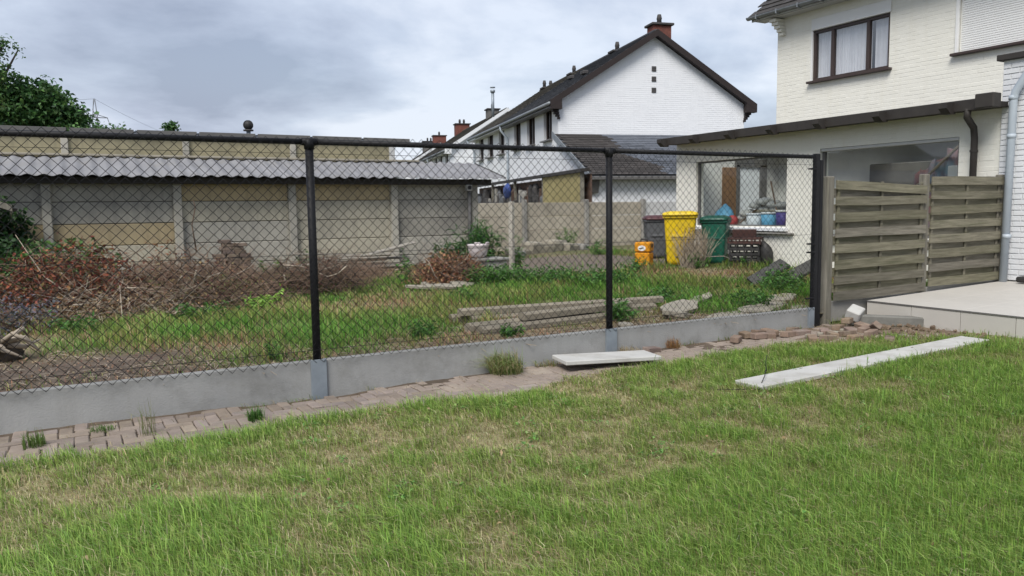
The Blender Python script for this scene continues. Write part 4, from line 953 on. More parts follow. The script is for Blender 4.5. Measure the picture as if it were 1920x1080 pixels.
# taller building behind the shed
UB = thing('panel_building', 'taller building of beige concrete panels rising behind the corrugated shed roof', 'building', (0, 10.25, .2))
UP = [-7.85, -5.8, -3.75, -1.7, .36, 2.43, 4.6]
for i in range(len(UP)-1):
    MB().box(((UP[i]+UP[i+1])/2, 10.27, 2.6), (UP[i+1]-UP[i]-.1, .06, .78), .006).build('panel', M('beige_panel'), UB)
for x in UP: MB().box((x, 10.24, 1.6), (.12, .12, 2.78), .01).build('post', M('grey_slab') if x < 4 else M('soffit_grey'), UB)
MB().box((-1.6, 10.33, 1.25), (12.4, .06, 2.0)).build('lower_wall', M('beige_panel'), UB)
MB().box((4.58, 14, 1.6), (.1, 7.4, 2.75)).build('side_wall', M('grey_slab'), UB)
b = MB(); b.hexa([(-8, 10.18, 2.98), (4.66, 10.18, 2.98), (4.66, 17.8, 2.98), (-8, 17.8, 2.98)], [(-8, 10.18, 3.02), (4.66, 10.18, 3.02), (4.66, 17.8, 3.06), (-8, 17.8, 3.06)]); b.build('roof', M('frame_grey'), UB)
SPN = ['first', 'second', 'third', 'fourth', 'fifth', 'sixth', 'seventh', 'eighth', 'ninth', 'tenth', 'eleventh', 'twelfth']
sxs = list(np.arange(-7.2, 4.4, 1.12))
for k, x in enumerate(sxs):
    t = thing('solar_panel', SPN[len(sxs)-1-k]+' black solar panel from the right end of the flat roof edge', 'solar panel', (x+.55, 10.5, 3.03), 0, 'solar panels on the flat roof')
    R = rotm(math.radians(4), 0, 0); MB().box((x+.53, 10.75, 3.10), (1.06, .9, .03), .004, R).build('panel', M('solar'), t)
    MB().box((x+.53, 10.31, 3.065), (1.07, .03, .075), .004).build('frame', M('frame_grey'), t)
    MB().box((x+.53, 10.75, 3.035), (.9, .05, .02)).build('rail', M('galv'), t)
t = thing('roof_ventilator', 'dark ball shaped ventilator on a short stem above the flat roof', 'ventilator', (1.75, 11.2, 3.05))
MB().tube([(1.75, 11.2, 3.0), (1.75, 11.2, 3.25)], .045, 10).build('stem', M('galv'), t, True)
MB().tube([(1.75, 11.2, 3.24), (1.75, 11.2, 3.27)], .105, 16).build('collar', M('clay_pot'), t, True)
MB().blob((1.75, 11.2, 3.365), (.1, .1, .1), 2, 0, 20, 12).build('ball', M('black_plastic'), t, True)
for a in range(12):
    q = a*math.pi/6; b = MB().tube([(1.75+.103*math.cos(q)*math.sin(f), 11.2+.103*math.sin(q)*math.sin(f), 3.365+.103*math.cos(f)) for f in np.linspace(.25, 2.6, 7)], .006, 4); b.build('vane', M('black_plastic'), t)
# small dark hut roof at the far left
b = thing('hut', 'dark gabled hut roof peeking in at the left edge before the shed', 'hut', (-3.6, 7.2, .3))
MB().prism([(-3.5, 7.0, 2.05), (-2.42, 7.0, 1.62), (-2.46, 7.0, 1.57), (-3.5, 7.0, 1.98), (-4.6, 7.0, 1.57), (-4.62, 7.0, 1.62)], (0, 1.6, 0)).build('roof', M('slate_dark'), b)
MB().box((-3.55, 7.8, 1.0), (1.7, 1.4, 1.35)).build('wall', M('dark_brown'), b)
MB().prism([(-3.5, 6.97, 2.0), (-2.42, 6.97, 1.57), (-2.42, 6.97, 1.66), (-3.5, 6.97, 2.09), (-4.6, 6.97, 1.66), (-4.6, 6.97, 1.57)], (0, .03, 0)).build('bargeboard', M('post_wood'), b)
# house far to the left, outside the view but mirrored in the extension windows
HX, HY = -50., 46.
RH = thing('dark_roof_house', 'distant house with dark roof and chimney mirrored in the right extension window', 'house', (HX, HY, 0), .9)
MB().box((0, 0, 2.3), (11, 9, 4.8)).build('wall', M('white_paint'), RH, local=True)
MB().prism([(-5.9, -5, 4.6), (5.9, -5, 4.6), (5.9, -5, 4.9), (0, -5, 9.1), (-5.9, -5, 4.9)], (0, 10, 0)).build('roof', M('slate_dark'), RH, local=True)
MB().box((0, 2, 9.2), (1.2, .9, 1.8), .02).build('chimney', M('chimney_brick'), RH, local=True)
#==YARD==
# ------------------------------------------------------------------ things standing in the neighbour's yard
def rrect(cx, cy, w, d, r, z, n=5, R=None, c0=None):
    out = []
    for qx, qy, a0 in ((1, 1, 0), (-1, 1, 90), (-1, -1, 180), (1, -1, 270)):
        for k in range(n):
            a = math.radians(a0+90*k/(n-1)); out.append(Vector((qx*(w/2-r)+r*math.cos(a), qy*(d/2-r)+r*math.sin(a), z)))
    return [(R @ q if R else q)+Vector((cx, cy, 0)) for q in out]
def wheelie_bin(x, y, w, d, h, rz, body, lid, label, lid_dome=.05):
    z = hy(x, y); t = thing('wheelie_bin', label, 'bin', (x, y, z), rz, 'wheelie bins by the cream wall')
    def ring(w_, d_, r, zz, oy=0): return [q+Vector((0, oy, 0)) for q in rrect(0, 0, w_, d_, r, zz)]
    b = MB(); b.loft([ring(w*.74, d*.68, .05, .02), ring(w*.78, d*.72, .05, .1), ring(w*.95, d*.93, .06, h*.84), ring(w*.96, d*.94, .06, h*.87)]); bo = b.build('body', body, t, True, local=True)
    b = MB(); b.loft([ring(w*1.02, d*1.0, .06, h*.86), ring(w*1.04, d*1.02, .07, h*.875), ring(w*1.04, d*1.02, .07, h*.90), ring(w*1.0, d*.99, .06, h*.905)]); b.build('rim', body, bo, True, local=True)
    b = MB(); b.loft([ring(w*1.06, d*1.06, .09, h*.908, -.01), ring(w*1.08, d*1.08, .1, h*.93, -.01), ring(w*1.02, d*1.02, .1, h*.95+lid_dome*.4), ring(w*.7, d*.7, .1, h*.96+lid_dome)]); lo = b.build('lid', lid, t, True, local=True)
    b = MB(); b.tube([(-w*.36, d*.57, h*.91), (w*.36, d*.57, h*.91)], .02, 8); b.build('handle', lid, lo, True, local=True)
    for sx in (-1, 1):
        b = MB(); b.tube([(sx*w*.36, d*.36, .1), (sx*w*.47, d*.36, .1)], .1, 18); b.build('wheel', M('black_plastic'), t, True, local=True)
    b = MB(); b.box((0, -d*.445, h*.55), (w*.55, .012, .05), .004, rotm(-.09, 0, 0)); b.build('grip_ledge', body, bo, local=True)
wheelie_bin(8.85, 5.6, .64, .72, 1.08, -.75, M('yellow_plastic'), M('yellow_plastic'), 'large yellow wheelie bin behind a bundle of dry stems', .03)
wheelie_bin(9.48, 5.28, .52, .55, .96, -.95, M('green_plastic'), M('green_lid'), 'green wheelie bin between the yellow bin and the extension window')
wheelie_bin(9.5, 7.15, .5, .56, .93, -.55, M('grey_plastic'), M('dark_red_lid'), 'grey wheelie bin with dark red lid half hidden by the yellow bin')
# stacked crates
t = None
for k in range(5):
    z = hy(9.55, 4.6)+.02+k*.105; x, y = 9.52+.01*k, 4.55+random.uniform(-.03, .03); rz = -.9+random.uniform(-.06, .06)
    t = thing('plastic_crate', ['bottom dark crate of the stack under the window sill', 'second dark crate from the ground in the stack under the window', 'middle dark crate of the stack under the window', 'fourth dark crate from the ground in the stack under the window', 'top reddish brown crate of the stack under the window sill'][k], 'crate', (x, y, z), rz, 'stacked crates under the window')
    s = .86+.05*k; w, d, h = .56*s, .4*s, .13
    b = MB(); b.box((0, 0, .01), (w, d, .02)); b.build('base', M('black_plastic'), t, local=True)
    b = MB()
    for sx in (-1, 1): b.box((sx*w/2, 0, h-.02), (.02, d+.02, .04), .004); b.box((sx*w/2, 0, .03), (.018, d, .03))
    for sy in (-1, 1): b.box((0, sy*d/2, h-.02), (w+.02, .02, .04), .004); b.box((0, sy*d/2, .03), (w, .018, .03))
    for sx in (-1, -.5, 0, .5, 1):
        for sy in (-1, 1): b.box((sx*w*.49, sy*d/2, h/2), (.03, .015, h))
    b.build('sides', M('brown_plastic') if k == 4 else M('black_plastic'), t, local=True)
b = MB(); b.box((9.52, 4.55, hy(9.5, 4.6)+.62), (.44, .06, .2), .01, rotm(.1, .0, -.9)); tag(b.build('brown_board', M('brown_plastic')), 'reddish brown board on edge on top of the crate stack', 'board')
b = MB(); b.blob((9.72, 4.22, hy(9.6, 4.3)+.25), (.12, .13, .25), 12, .3); tag(b.build('black_bag', M('black_plastic'), smooth=True), 'crumpled black bag against the wall right of the crate stack', 'bag')
# orange tool case
x, y = 8.2, 5.92; z = hy(x, y); t = thing('tool_case', 'orange plastic tool case with white label standing in the grass', 'case', (x, y, z), -1.0)
b = MB(); b.box((0, 0, .14), (.30, .28, .26), .02); b.build('lower_case', M('orange_plastic'), t, local=True)
b = MB(); b.box((0, 0, .38), (.31, .29, .2), .025); up = b.build('upper_case', M('orange_plastic'), t, local=True)
b = MB(); b.tube([(-.07, 0, .47), (-.06, 0, .53), (.06, 0, .53), (.07, 0, .47)], .018, 8); b.build('handle', M('black_plastic'), t, True, local=True)
b = MB(); b.loft([[(.08*math.cos(a*math.pi/9), -.146-e, .36+.055*math.sin(a*math.pi/9)) for a in range(18)] for e in (0, .004)]); lb = b.build('label', M('label_white'), up, local=True)
b = MB(); b.box((-.02, -.1525, .355), (.07, .003, .018)); b.box((.025, -.1525, .368), (.035, .003, .012)); b.build('label_print', M('label_ink'), up, local=True)
b = MB(); b.prism([(0.05, -.1405, .08), (.1, -.1405, .08), (.075, -.1405, .125)], (0, -.003, 0)); b.build('warning_mark', M('label_ink'), t, local=True)
b = MB(); b.box((.156, .02, .4), (.006, .1, .07)); b.build('opening', M('black_plastic'), up, local=True)
# bent wire in front of the green bin
z = hy(9.2, 5.2); b = MB(); b.tube([(8.55, 5.6, z+.18), (8.8, 5.0, z+.19), (9.2, 4.75, z+.2), (9.28, 4.7, z+.16), (9.2, 4.62, z-.02)], .009, 6); tag(b.build('bent_rod', M('rust_wire'), smooth=True), 'thin bent metal rod sticking up in front of the green bin', 'rod')
# concrete posts lying behind the fence
def beam(a, c, w, h, z, label, mt='post_concrete'):
    a, c = Vector((*a, 0)), Vector((*c, 0)); d = c-a; m = (a+c)/2; zz = hy(m.x, m.y)+z
    b = MB(); L = d.length; R = rotm(random.gauss(0, .03), random.gauss(0, .006), math.atan2(d.y, d.x))
    b.prism([R @ Vector((-L/2, -w/2, -h/2)), R @ Vector((-L/2, w/2, -h/2)), R @ Vector((-L/2, w/2, h*.25)), R @ Vector((-L/2, w*.22, h*.5)), R @ Vector((-L/2, -w*.22, h*.5)), R @ Vector((-L/2, -w/2, h*.25))], R @ Vector((L, 0, 0)))
    b.v = [(q[0]+m.x, q[1]+m.y, q[2]+zz) for q in b.v]
    tag(b.build('concrete_post', M(mt)), label, 'concrete post', 'old concrete posts lying behind the fence')
beam((1.93, .80), (3.7, 1.0), .13, .11, .03, 'front concrete post lying lowest behind the gravel board')
beam((1.86, .95), (3.55, 1.1), .13, .11, .05, 'second concrete post lying just behind the front one')
beam((2.5, .92), (4.1, 1.1), .12, .08, .14, 'short concrete post lying on top of the front pair')
beam((2.02, 1.72), (4.75, 1.46), .13, .11, .03, 'long concrete post at the back of the lying posts')
beam((2.2, 1.55), (4.65, 1.30), .13, .11, .03, 'long concrete post in the middle of the lying posts')
beam((2.1, 1.66), (4.85, 1.40), .12, .08, .12, 'long concrete post on top of the back pair')
# broken mortar slabs
def rock(x, y, z, rx, ry, h, seed, R, label): tag(MB().slabrock((x, y, hy(x, y)+z), rx, ry, h, seed, R, 13).build('mortar_slab', M('mortar')), label, 'rubble slab', 'broken mortar slabs behind the fence')
rock(4.75, .95, .06, .55, .2, .06, 3, rotm(.10, -.06, .55), 'broad broken mortar slab right of the lying concrete posts')
rock(5.5, 1.4, .07, .5, .1, .05, 8, rotm(.1, -.05, .45), 'raised finger of broken mortar pointing up towards the bins')
rock(4.55, .74, .02, .3, .16, .07, 14, rotm(0, .2, .3), 'small broken mortar piece under the broad slab')
rock(5.1, .42, .0, .5, .17, .07, 5, rotm(0, 0, .25), 'pale mortar slab lying flat against the gravel board')
rock(5.8, .58, .02, .6, .2, .09, 6, rotm(.1, 0, .3), 'pale mortar slab half hidden by the leafy weed')
rock(6.55, .95, .04, .5, .2, .1, 9, rotm(0, 0, .5), 'pale mortar slab nearest the wooden fence post')
rock(6.2, .35, .0, .22, .14, .1, 10, rotm(0, 0, 1.), 'small mortar lump beside the end post bracket')
rock(3.55, .45, .0, .12, .09, .09, 11, rotm(0, 0, 1.), 'round stone lump right behind the middle fence post')
for k, (x, y, rx, ry, h) in enumerate([(8.2, 10.9, .5, .3, .2), (8.8, 11.0, .7, .35, .32), (9.4, 11.2, .6, .3, .36), (9.95, 11.3, .5, .3, .24), (7.9, 10.4, .4, .2, .15), (10.4, 11.5, .4, .25, .18)]):
    tag(MB().slabrock((x, y, hy(x, y)+h*.3), rx, ry, h, 30+k, rotm(.1, .05, k*.3)).build('rubble_slab', M('mortar') if k < 4 else M('old_concrete')), ['grey', 'long pale', 'thick white', 'short pale', 'flat grey', 'low grey'][k]+' rubble slab lying along the foot of the far wall', 'rubble slab', 'rubble along the far wall')
for k, (x, y) in enumerate([(3.0, 4.75), (3.35, 4.7), (3.7, 4.85), (3.2, 4.95)]):
    tag(MB().slabrock((x, y, hy(x, y)+.05), .3, .14, .05, 50+k, rotm(.1*k, .06, .4*k-.4)).build('plaster_board_piece', M('mortar')), ['leftmost', 'long front', 'right hand', 'hindmost'][k]+' pale board fragment under the brown leaf heap', 'board', 'pale board fragments')
# dark slabs leaning in the weeds near the end post
for k, (x, y, rz) in enumerate([(7.75, 2.3, -.45), (8.25, 2.1, -.55)]):
    b = MB(); b.box((x, y, hy(x, y)+.2), (.62, .3, .05), .008, rotm(.35, -.5, rz)); tag(b.build('dark_slab', M('tar_slab')), ('left dark slab propped at a slant in the weeds behind the fence', 'right dark slab propped beside the fence end post')[k], 'slab', 'dark slabs propped in the weeds')
# plank pile by the shed
pl = [(3.0, 8.35, .04, 2.1, .03), (2.9, 8.2, .09, 2.2, -.04), (3.2, 8.4, .15, 1.9, .02), (2.7, 8.3, .2, 2.0, .06), (3.3, 8.25, .26, 1.7, -.05), (3.1, 8.4, .31, 1.6, .03), (2.5, 8.35, .36, 1.5, .1), (3.6, 8.2, .13, 1.2, -.12), (3.25, 8.05, .33, 1.3, .05)]
PLN = ['lowest weathered plank', 'long plank low at the front', 'plank above the lowest one', 'plank in the middle', 'plank high at the right', 'plank second from the top', 'topmost weathered plank', 'short low plank at the right', 'short plank high at the front']
for k, (x, y, z, L, a) in enumerate(pl):
    b = MB(); b.box((x, y, hy(x, y)+z+.02), (L, .16, .03), .004, rotm(random.gauss(0, .05), random.gauss(0, .02), a)); tag(b.build('plank', M('plank_wood')), PLN[k]+' in the low plank pile before the shed', 'plank', 'planks piled before the shed')
b = MB(); b.box((3.75, 8.1, hy(3.7, 8)+.46), (1.0, .16, .03), .004, rotm(.1, -.2, .1)); tag(b.build('plank', M('plank_wood')), 'pale plank sticking up at a slant from the right of the plank pile', 'plank', 'planks piled before the shed')
# brick stack
bm = brick_mesh(.2, .1, .062, 'stack_brick', M('brick_old'), .006)
for L in range(11):
    z = hy(.85, 8.6)+.034+L*.064; n = 3 if L < 7 else (2 if L < 10 else 1)
    for k in range(n):
        for q in (0, 1):
            if L > 6 and q == 1 and random.random() < .4: continue
            x = .62+k*.215+(L % 2)*.05+random.gauss(0, .008)+(.1 if n < 3 else 0)
            o = inst('stack_brick', bm, Matrix.Translation((x, 8.52+q*.11+random.gauss(0, .006), z)) @ rotm(0, 0, random.gauss(0, .06)).to_4x4()); tag(o, 'old brick in the rough brick stack in front of the shed wall', 'brick', 'bricks stacked before the shed')
# trough, bowl, wooden stake
x, y = 4.74, 6.02; z = hy(x, y); t = thing('concrete_trough', 'grey concrete block trough under the white bowl', 'trough', (x, y, z), .12)
b = MB(); b.box((0, 0, .15), (.62, .36, .3), .012); b.build('body', M('trough'), t, local=True); b = MB(); b.box((0, 0, .325), (.7, .42, .05), .012); b.build('lid', M('trough'), t, local=True)
b = MB(); b.box((.05, -.183, .16), (.3, .01, .16), .003); b.build('recess', M('old_concrete'), t, local=True)
x, y, z = 4.58, 6.05, hy(4.6, 6.05)+.355; t = thing('bowl_planter', 'round white bowl planter standing on the concrete trough', 'planter', (x, y, z))
rings = [[(r*math.cos(a*math.pi/12), r*math.sin(a*math.pi/12), zz) for a in range(24)] for r, zz in ((.1, 0), (.15, .05), (.175, .14), (.185, .2), (.2, .22), (.2, .24), (.17, .235), (.15, .12))]
b = MB(); b.loft(rings); b.build('body', M('bowl_white'), t, True, local=True)
for s in (-1, 1):
    b = MB(); b.tube([(s*.12, -.12, .23), (s*.14, -.15, .27), (s*.06, -.19, .27), (s*.06, -.17, .22)], .014, 8); b.build('handle', M('bowl_white'), t, True, local=True)
b = MB(); b.box((5.32, 6.15, hy(5.3, 6.1)+.66), (.085, .085, 1.36), .01, rotm(0, .012, .4)); tag(b.build('wooden_stake', M('plank_wood')), 'tall weathered wooden stake standing right of the bowl planter', 'stake')
b = MB(); b.tube([(.28, 8.9, .8), (.22, 8.85, 1.3), (.3, 8.9, 1.62), (.27, 8.9, 1.75)], [.014, .011, .009, .006], 6); tag(b.build('dry_sapling', M('twig'), smooth=True), 'single thin dark sapling standing against the grey shed wall', 'sapling')
#==PLANTS==
# ------------------------------------------------------------------ vegetation
def in_view(P, mx=1.28, my=1.25):
    fw = np.array([math.sin(YAW)*math.cos(PITCH), math.cos(YAW)*math.cos(PITCH), -math.sin(PITCH)]); r = np.array([math.cos(YAW), -math.sin(YAW), 0]); u = np.cross(r, fw)
    d = P-np.array(CAM); z = d@fw; return (z > .3) & (np.abs(d@r)/z < 960/1483*mx) & (np.abs(d@u)/z < 540/1483*my), z
# lawn grass
N = 1150000
x = rng.uniform(-5.5, 10, N); y = rng.uniform(-7, 0, N)
P = np.stack([x, y, lawn_z(x, y)], 1); ok, dist = in_view(P)
ok &= rng.random(N) < np.clip(1.25-dist*.095, .34, 1)
edge = y-lawn_edge(x)-.16*(fbm(x, y, 5, 3)-.5)
ok &= (edge < 0.0) | ((edge < .14) & (rng.random(N) < .12*np.exp(-edge/.05)))
ok &= ~((x > 6.95) & (y > -7)) & ~((np.abs(x-4.72) < 1.7) & (np.abs(y+1.80-.045*(x-4.72)) < .148)) & ~((np.abs(x-2.66) < .47) & (np.abs(y+.42+.19*(x-2.66)) < .17))
bare_r = np.exp(-((x-6.6)/.7)**2-((y+.8)/.55)**2)+np.exp(-((x-6.9)/.5)**2-((y+1.6)/.8)**2)
ok &= rng.random(N) > np.clip(bare_r*1.05+(fbm(x, y, 4, 3)-.55)*bare_r, 0, .93)
P = P[ok]; dist = dist[ok]; x, y = P[:, 0], P[:, 1]; n = len(P)
dr = dryness(x, y); cl = fbm(x, y, 7, 3); thin = rng.random(n) < np.clip(1.5-.9*dr+.3*(cl-.5), .6, 1)
P, x, y, dr, cl, dist = P[thin], x[thin], y[thin], dr[thin], cl[thin], dist[thin]; n = len(P)
tuft = fbm(x, y, 2.6, 4)
h = (.031+.06*(1-dr)**1.2+.045*np.clip(tuft-.5, 0, 1)*(1-dr))*rng.uniform(.5, 1.35, n)*(.8+.5*cl)
long_ = rng.random(n) < .012; h = np.where(long_, h*1.8, h)
isdry = rng.random(n) < np.clip(dr*.85-.02, .08, .75)
cg = colmix(n, [(.32, .45, .105), (.265, .4, .09), (.39, .49, .14), (.2, .32, .08)], [.35, .3, .2, .15], .16)
cd_ = colmix(n, [(.55, .48, .28), (.47, .4, .225), (.62, .55, .35), (.38, .3, .17)], [.35, .3, .2, .15], .16)
yel = np.clip(dr*.9, 0, 1)[:, None]; cg = cg*(1-.5*yel)+np.array([.33, .34, .12])*.5*yel
lushb = np.clip((.35-dr)*2, 0, 1)[:, None]; cg = cg*(1-lushb*.35)+cg*np.array([.85, 1.12, .8])*lushb*.35
c = np.where(isdry[:, None], cd_, cg)
w = rng.uniform(.0025, .0048, n)*(1+np.clip(dist-4, 0, 6)*.13)
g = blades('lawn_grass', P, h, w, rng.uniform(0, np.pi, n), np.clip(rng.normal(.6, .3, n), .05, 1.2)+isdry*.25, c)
tag(g, 'short patchy green and straw coloured grass of the front lawn', 'grass', kind='stuff')
# sparse grass at the foot of the gravel boards
n = 1500; x = rng.uniform(-4, 5.8, n); y = rng.normal(-.06, .02, n); ok = (fbm(x, 0*x+7, 2.3, 3) > .56) & (y < -.03); x, y = x[ok], y[ok]; n = len(x); P = np.stack([x, y, lawn_z(x, y)], 1)
g = blades('board_foot_grass', P, rng.uniform(.025, .09, n), rng.uniform(.003, .005, n), rng.uniform(0, np.pi, n), np.clip(rng.normal(.8, .3, n), .1, 1.4), colmix(n, [(.25, .33, .1), (.18, .27, .07), (.45, .37, .2)])); tag(g, 'sparse grass growing at the foot of the gravel boards', 'grass', kind='stuff')
# small broad-leaved weeds and dead leaves in the lawn
m = 130; cx = rng.uniform(-3, 6.5, m); cy = rng.uniform(-5, -1.0, m); k = rng.integers(10, 34, m); i = np.repeat(np.arange(m), k); n = len(i)
P = np.stack([cx[i]+rng.normal(0, .045, n), cy[i]+rng.normal(0, .045, n), 0*cx[i]], 1); P[:, 2] = lawn_z(P[:, 0], P[:, 1])+rng.uniform(.015, .05, n)
g = leaves('lawn_weeds', P, rng.uniform(.018, .04, n), rng.uniform(.012, .024, n), colmix(n, [(.12, .25, .06), (.16, .3, .07), (.2, .28, .09)]), M('leaf'), up_bias=.85, droop=-.2); tag(g, 'clover and small broad leaved weeds scattered through the lawn', 'weeds', kind='stuff')
n = 260; x = rng.uniform(-3, 6.5, n); y = rng.uniform(-5, -.9, n); P = np.stack([x, y, lawn_z(x, y)+.04], 1)
g = leaves('fallen_leaves', P, rng.uniform(.02, .045, n), rng.uniform(.012, .025, n), colmix(n, [(.24, .16, .09), (.36, .28, .17), (.15, .1, .07)]), M('dead_leaf'), up_bias=.7, droop=0); tag(g, 'few brown dead leaves lying in the lawn grass', 'leaves', kind='stuff')
# straw and clippings lying on the bare ground of our side
n = 5000; x = rng.uniform(-4, 7.2, n); y = rng.uniform(-1.2, -.06, n); near = (y > lawn_edge(x)-.1) & ((rng.random(n) < .16) | (x > 5.6))
x, y = x[near], y[near]; n = len(x); P = np.stack([x, y, lawn_z(x, y)+.014], 1)
g = blades('straw_litter', P, rng.uniform(.02, .07, n), rng.uniform(.002, .004, n), rng.uniform(0, np.pi, n), rng.uniform(1.5, 2.2, n), colmix(n, [(.4, .32, .18), (.3, .23, .13), (.2, .2, .08)])); tag(g, 'dry straw and clippings littering the brick path', 'litter', kind='stuff')
def tuft_thing(x, y, r, hh, n, cols, label, cat='grass tuft', z=None, name='grass_tuft', wid=.005, lean=.55, group=None):
    z0 = z if z is not None else (hl(x, y) if y < 0 else hy(x, y)); a = rng.uniform(0, 2*np.pi, n); q = r*.6*np.sqrt(rng.random(n))
    P = np.stack([x+q*np.cos(a), y+q*np.sin(a), np.full(n, z0)], 1)
    o = blades(name, P, hh*rng.uniform(.45, 1.1, n), np.full(n, wid)*rng.uniform(.7, 1.2, n), rng.uniform(0, np.pi, n), np.clip(rng.normal(lean, .35, n), .1, 1.4), colmix(n, cols))
    return tag(o, label, cat, group)
GR = [(.2, .3, .08), (.26, .34, .11), (.36, .37, .16)]; ST = [(.42, .33, .18), (.5, .4, .24), (.3, .24, .12)]
tuft_thing(1.72, -.15, .26, .3, 650, GR+[(.4, .34, .19)], 'big green grass tuft growing against the gravel board', wid=.005, lean=.9)
tuft_thing(-.63, -.62, .1, .13, 130, [(.07, .17, .035), (.1, .22, .04)], 'small bright green weed on the edge of the brick path', 'weed', name='weed')
tuft_thing(-2.02, -.5, .12, .12, 130, [(.1, .18, .04), (.14, .2, .05)], 'wispy green weed on the brick path at the left edge', 'weed', name='weed')
tuft_thing(-1.62, -.33, .13, .06, 90, [(.09, .17, .04), (.12, .2, .05)], 'flat green weed lying on the bricks left of the first post', 'weed', name='weed', lean=1.1)
tuft_thing(3.15, -.16, .2, .13, 160, ST, 'straw coloured tuft at the foot of the middle post bracket', lean=.7)
tuft_thing(3.78, -.08, .12, .13, 120, [(.45, .27, .12), (.36, .2, .09)], 'rusty dry tuft against the right gravel board')
tuft_thing(2.2, -.09, .2, .08, 120, GR+ST, 'low ragged tuft at the gravel board left of the pale slab', lean=.8)
tuft_thing(2.45, -.1, .15, .1, 90, ST, 'dry tuft behind the short pale slab', lean=.7)
tuft_thing(-1.35, -.63, .1, .3, 40, [(.22, .22, .1), (.16, .2, .07)], 'tall thin grass stalks at the lawn edge left of the first post', wid=.003, lean=.25)
tuft_thing(6.28, -.16, .16, .12, 90, GR, 'green weed at the foot of the left wooden fence post', 'weed', name='weed')
tuft_thing(6.65, -.08, .2, .14, 110, GR, 'green weed growing by the terrace corner', 'weed', name='weed')

# thin black wire curled beside the long board
b = MB(); b.tube([(3.72, -1.42, .16), (3.62, -1.5, .12), (3.5, -1.62, .07), (3.35, -1.75, .12), (3.2, -1.88, .11), (3.08, -1.95, .06), (3.0, -2.02, .05), (2.85, -1.98, .06), (2.7, -1.85, .05)], .0035, 5); tag(b.build('loose_wire', M('black_pvc'), smooth=True), 'thin black wire curling over the near end of the long board', 'wire')
# clods of dug soil before the terrace edge
mb = MB()
for i in range(90):
    xx = random.uniform(6.0, 6.95); yy = random.uniform(-1.9, -.5); s_ = random.uniform(.012, .04); mb.slabrock((xx, yy, hl(xx, yy)+s_*.2), s_, s_*.8, s_, i, rotm(random.random(), random.random(), random.random()*6), 7)
tag(mb.build('soil_clods', M('soil')), 'dug soil clods in front of the terrace edge', 'soil', kind='stuff')
# yard grass
N = 420000; x = rng.uniform(-5, 12, N); y = rng.uniform(.06, 12.4, N); P = np.stack([x, y, yard_z(x, y)], 1); ok, dist = in_view(P, 1.2, 1.3)
k = (1-bare(x, y))*np.clip(1.25-yard_dry(x, y)*.8, .25, 1)*(1-yard_path(x, y)*.97)
k = np.where(y < .8, np.maximum(k, .1), k)
ok &= (rng.random(N) < k*np.clip(1.4-dist*.055, .35, 1)) & ~((x > 9.75) & (y < 7.1)) & ~((y > 9.1) & (x < 6.1)) & ~((y > 9.6) & (x > 6))
P, dist = P[ok], dist[ok]; x, y = P[:, 0], P[:, 1]; n = len(P); dr = yard_dry(x, y); cl = fbm(x, y, 3, 3)
rg = fbm(x+50, y+20, 1.3, 3); h = (.045+.15*(1-dr))*rng.uniform(.5, 1.35, n)*(.25+2.1*cl**2.2)
isdry = rng.random(n) < np.clip(dr*.9+.03, .1, .85)
c = np.where(isdry[:, None], colmix(n, [(.42, .35, .19), (.34, .27, .145), (.3, .2, .11)]), colmix(n, [(.17, .32, .06), (.22, .35, .075), (.13, .245, .055), (.29, .36, .1)]))
c = c*np.where((rg > .55)[:, None], np.array([[1.3, 1.05, 1.25]]), np.where((rg < .42)[:, None], np.array([[.8, 1.05, .8]]), 1.))*(.85+.5*cl[:, None])
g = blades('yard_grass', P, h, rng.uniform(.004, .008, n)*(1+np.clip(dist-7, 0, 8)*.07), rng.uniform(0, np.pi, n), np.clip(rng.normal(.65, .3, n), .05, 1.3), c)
tag(g, 'rough green and brown grass of the neglected yard behind the fence', 'grass', kind='stuff')
# dead leaves and twigs on the bare soil strip behind the boards
n = 9000; x = rng.uniform(-4.5, 6.2, n); y = .05+2.2*rng.random(n)**2; ok = rng.random(n) < np.clip(bare(x, y)+.1, 0, 1); x, y = x[ok], y[ok]; n = len(x)
P = np.stack([x, y, yard_z(x, y)+.012], 1); g = leaves('leaf_litter', P, rng.uniform(.02, .05, n), rng.uniform(.012, .025, n), colmix(n, [(.2, .13, .09), (.3, .2, .13), (.14, .09, .07), (.33, .26, .17)]), M('dead_leaf'), up_bias=.8, droop=0)
tag(g, 'dead leaves scattered on the bare soil behind the gravel boards', 'leaf litter', kind='stuff')
n = 900; mb = MB()
for i in range(n):
    xx = random.uniform(-4.5, 6); yy = .08+1.9*random.random()**2; zz = hy(xx, yy)+.01+random.uniform(0, .02); a = random.uniform(0, 6.3); L = random.uniform(.05, .22)
    mb.tube([(xx, yy, zz), (xx+L*.5*math.cos(a), yy+L*.5*math.sin(a), zz+.015), (xx+L*math.cos(a+.3), yy+L*math.sin(a+.3), zz)], .0025, 3, False)
tag(mb.build('twig_litter', M('pale_branch')), 'small twigs scattered on the bare soil behind the gravel boards', 'twigs', kind='stuff')
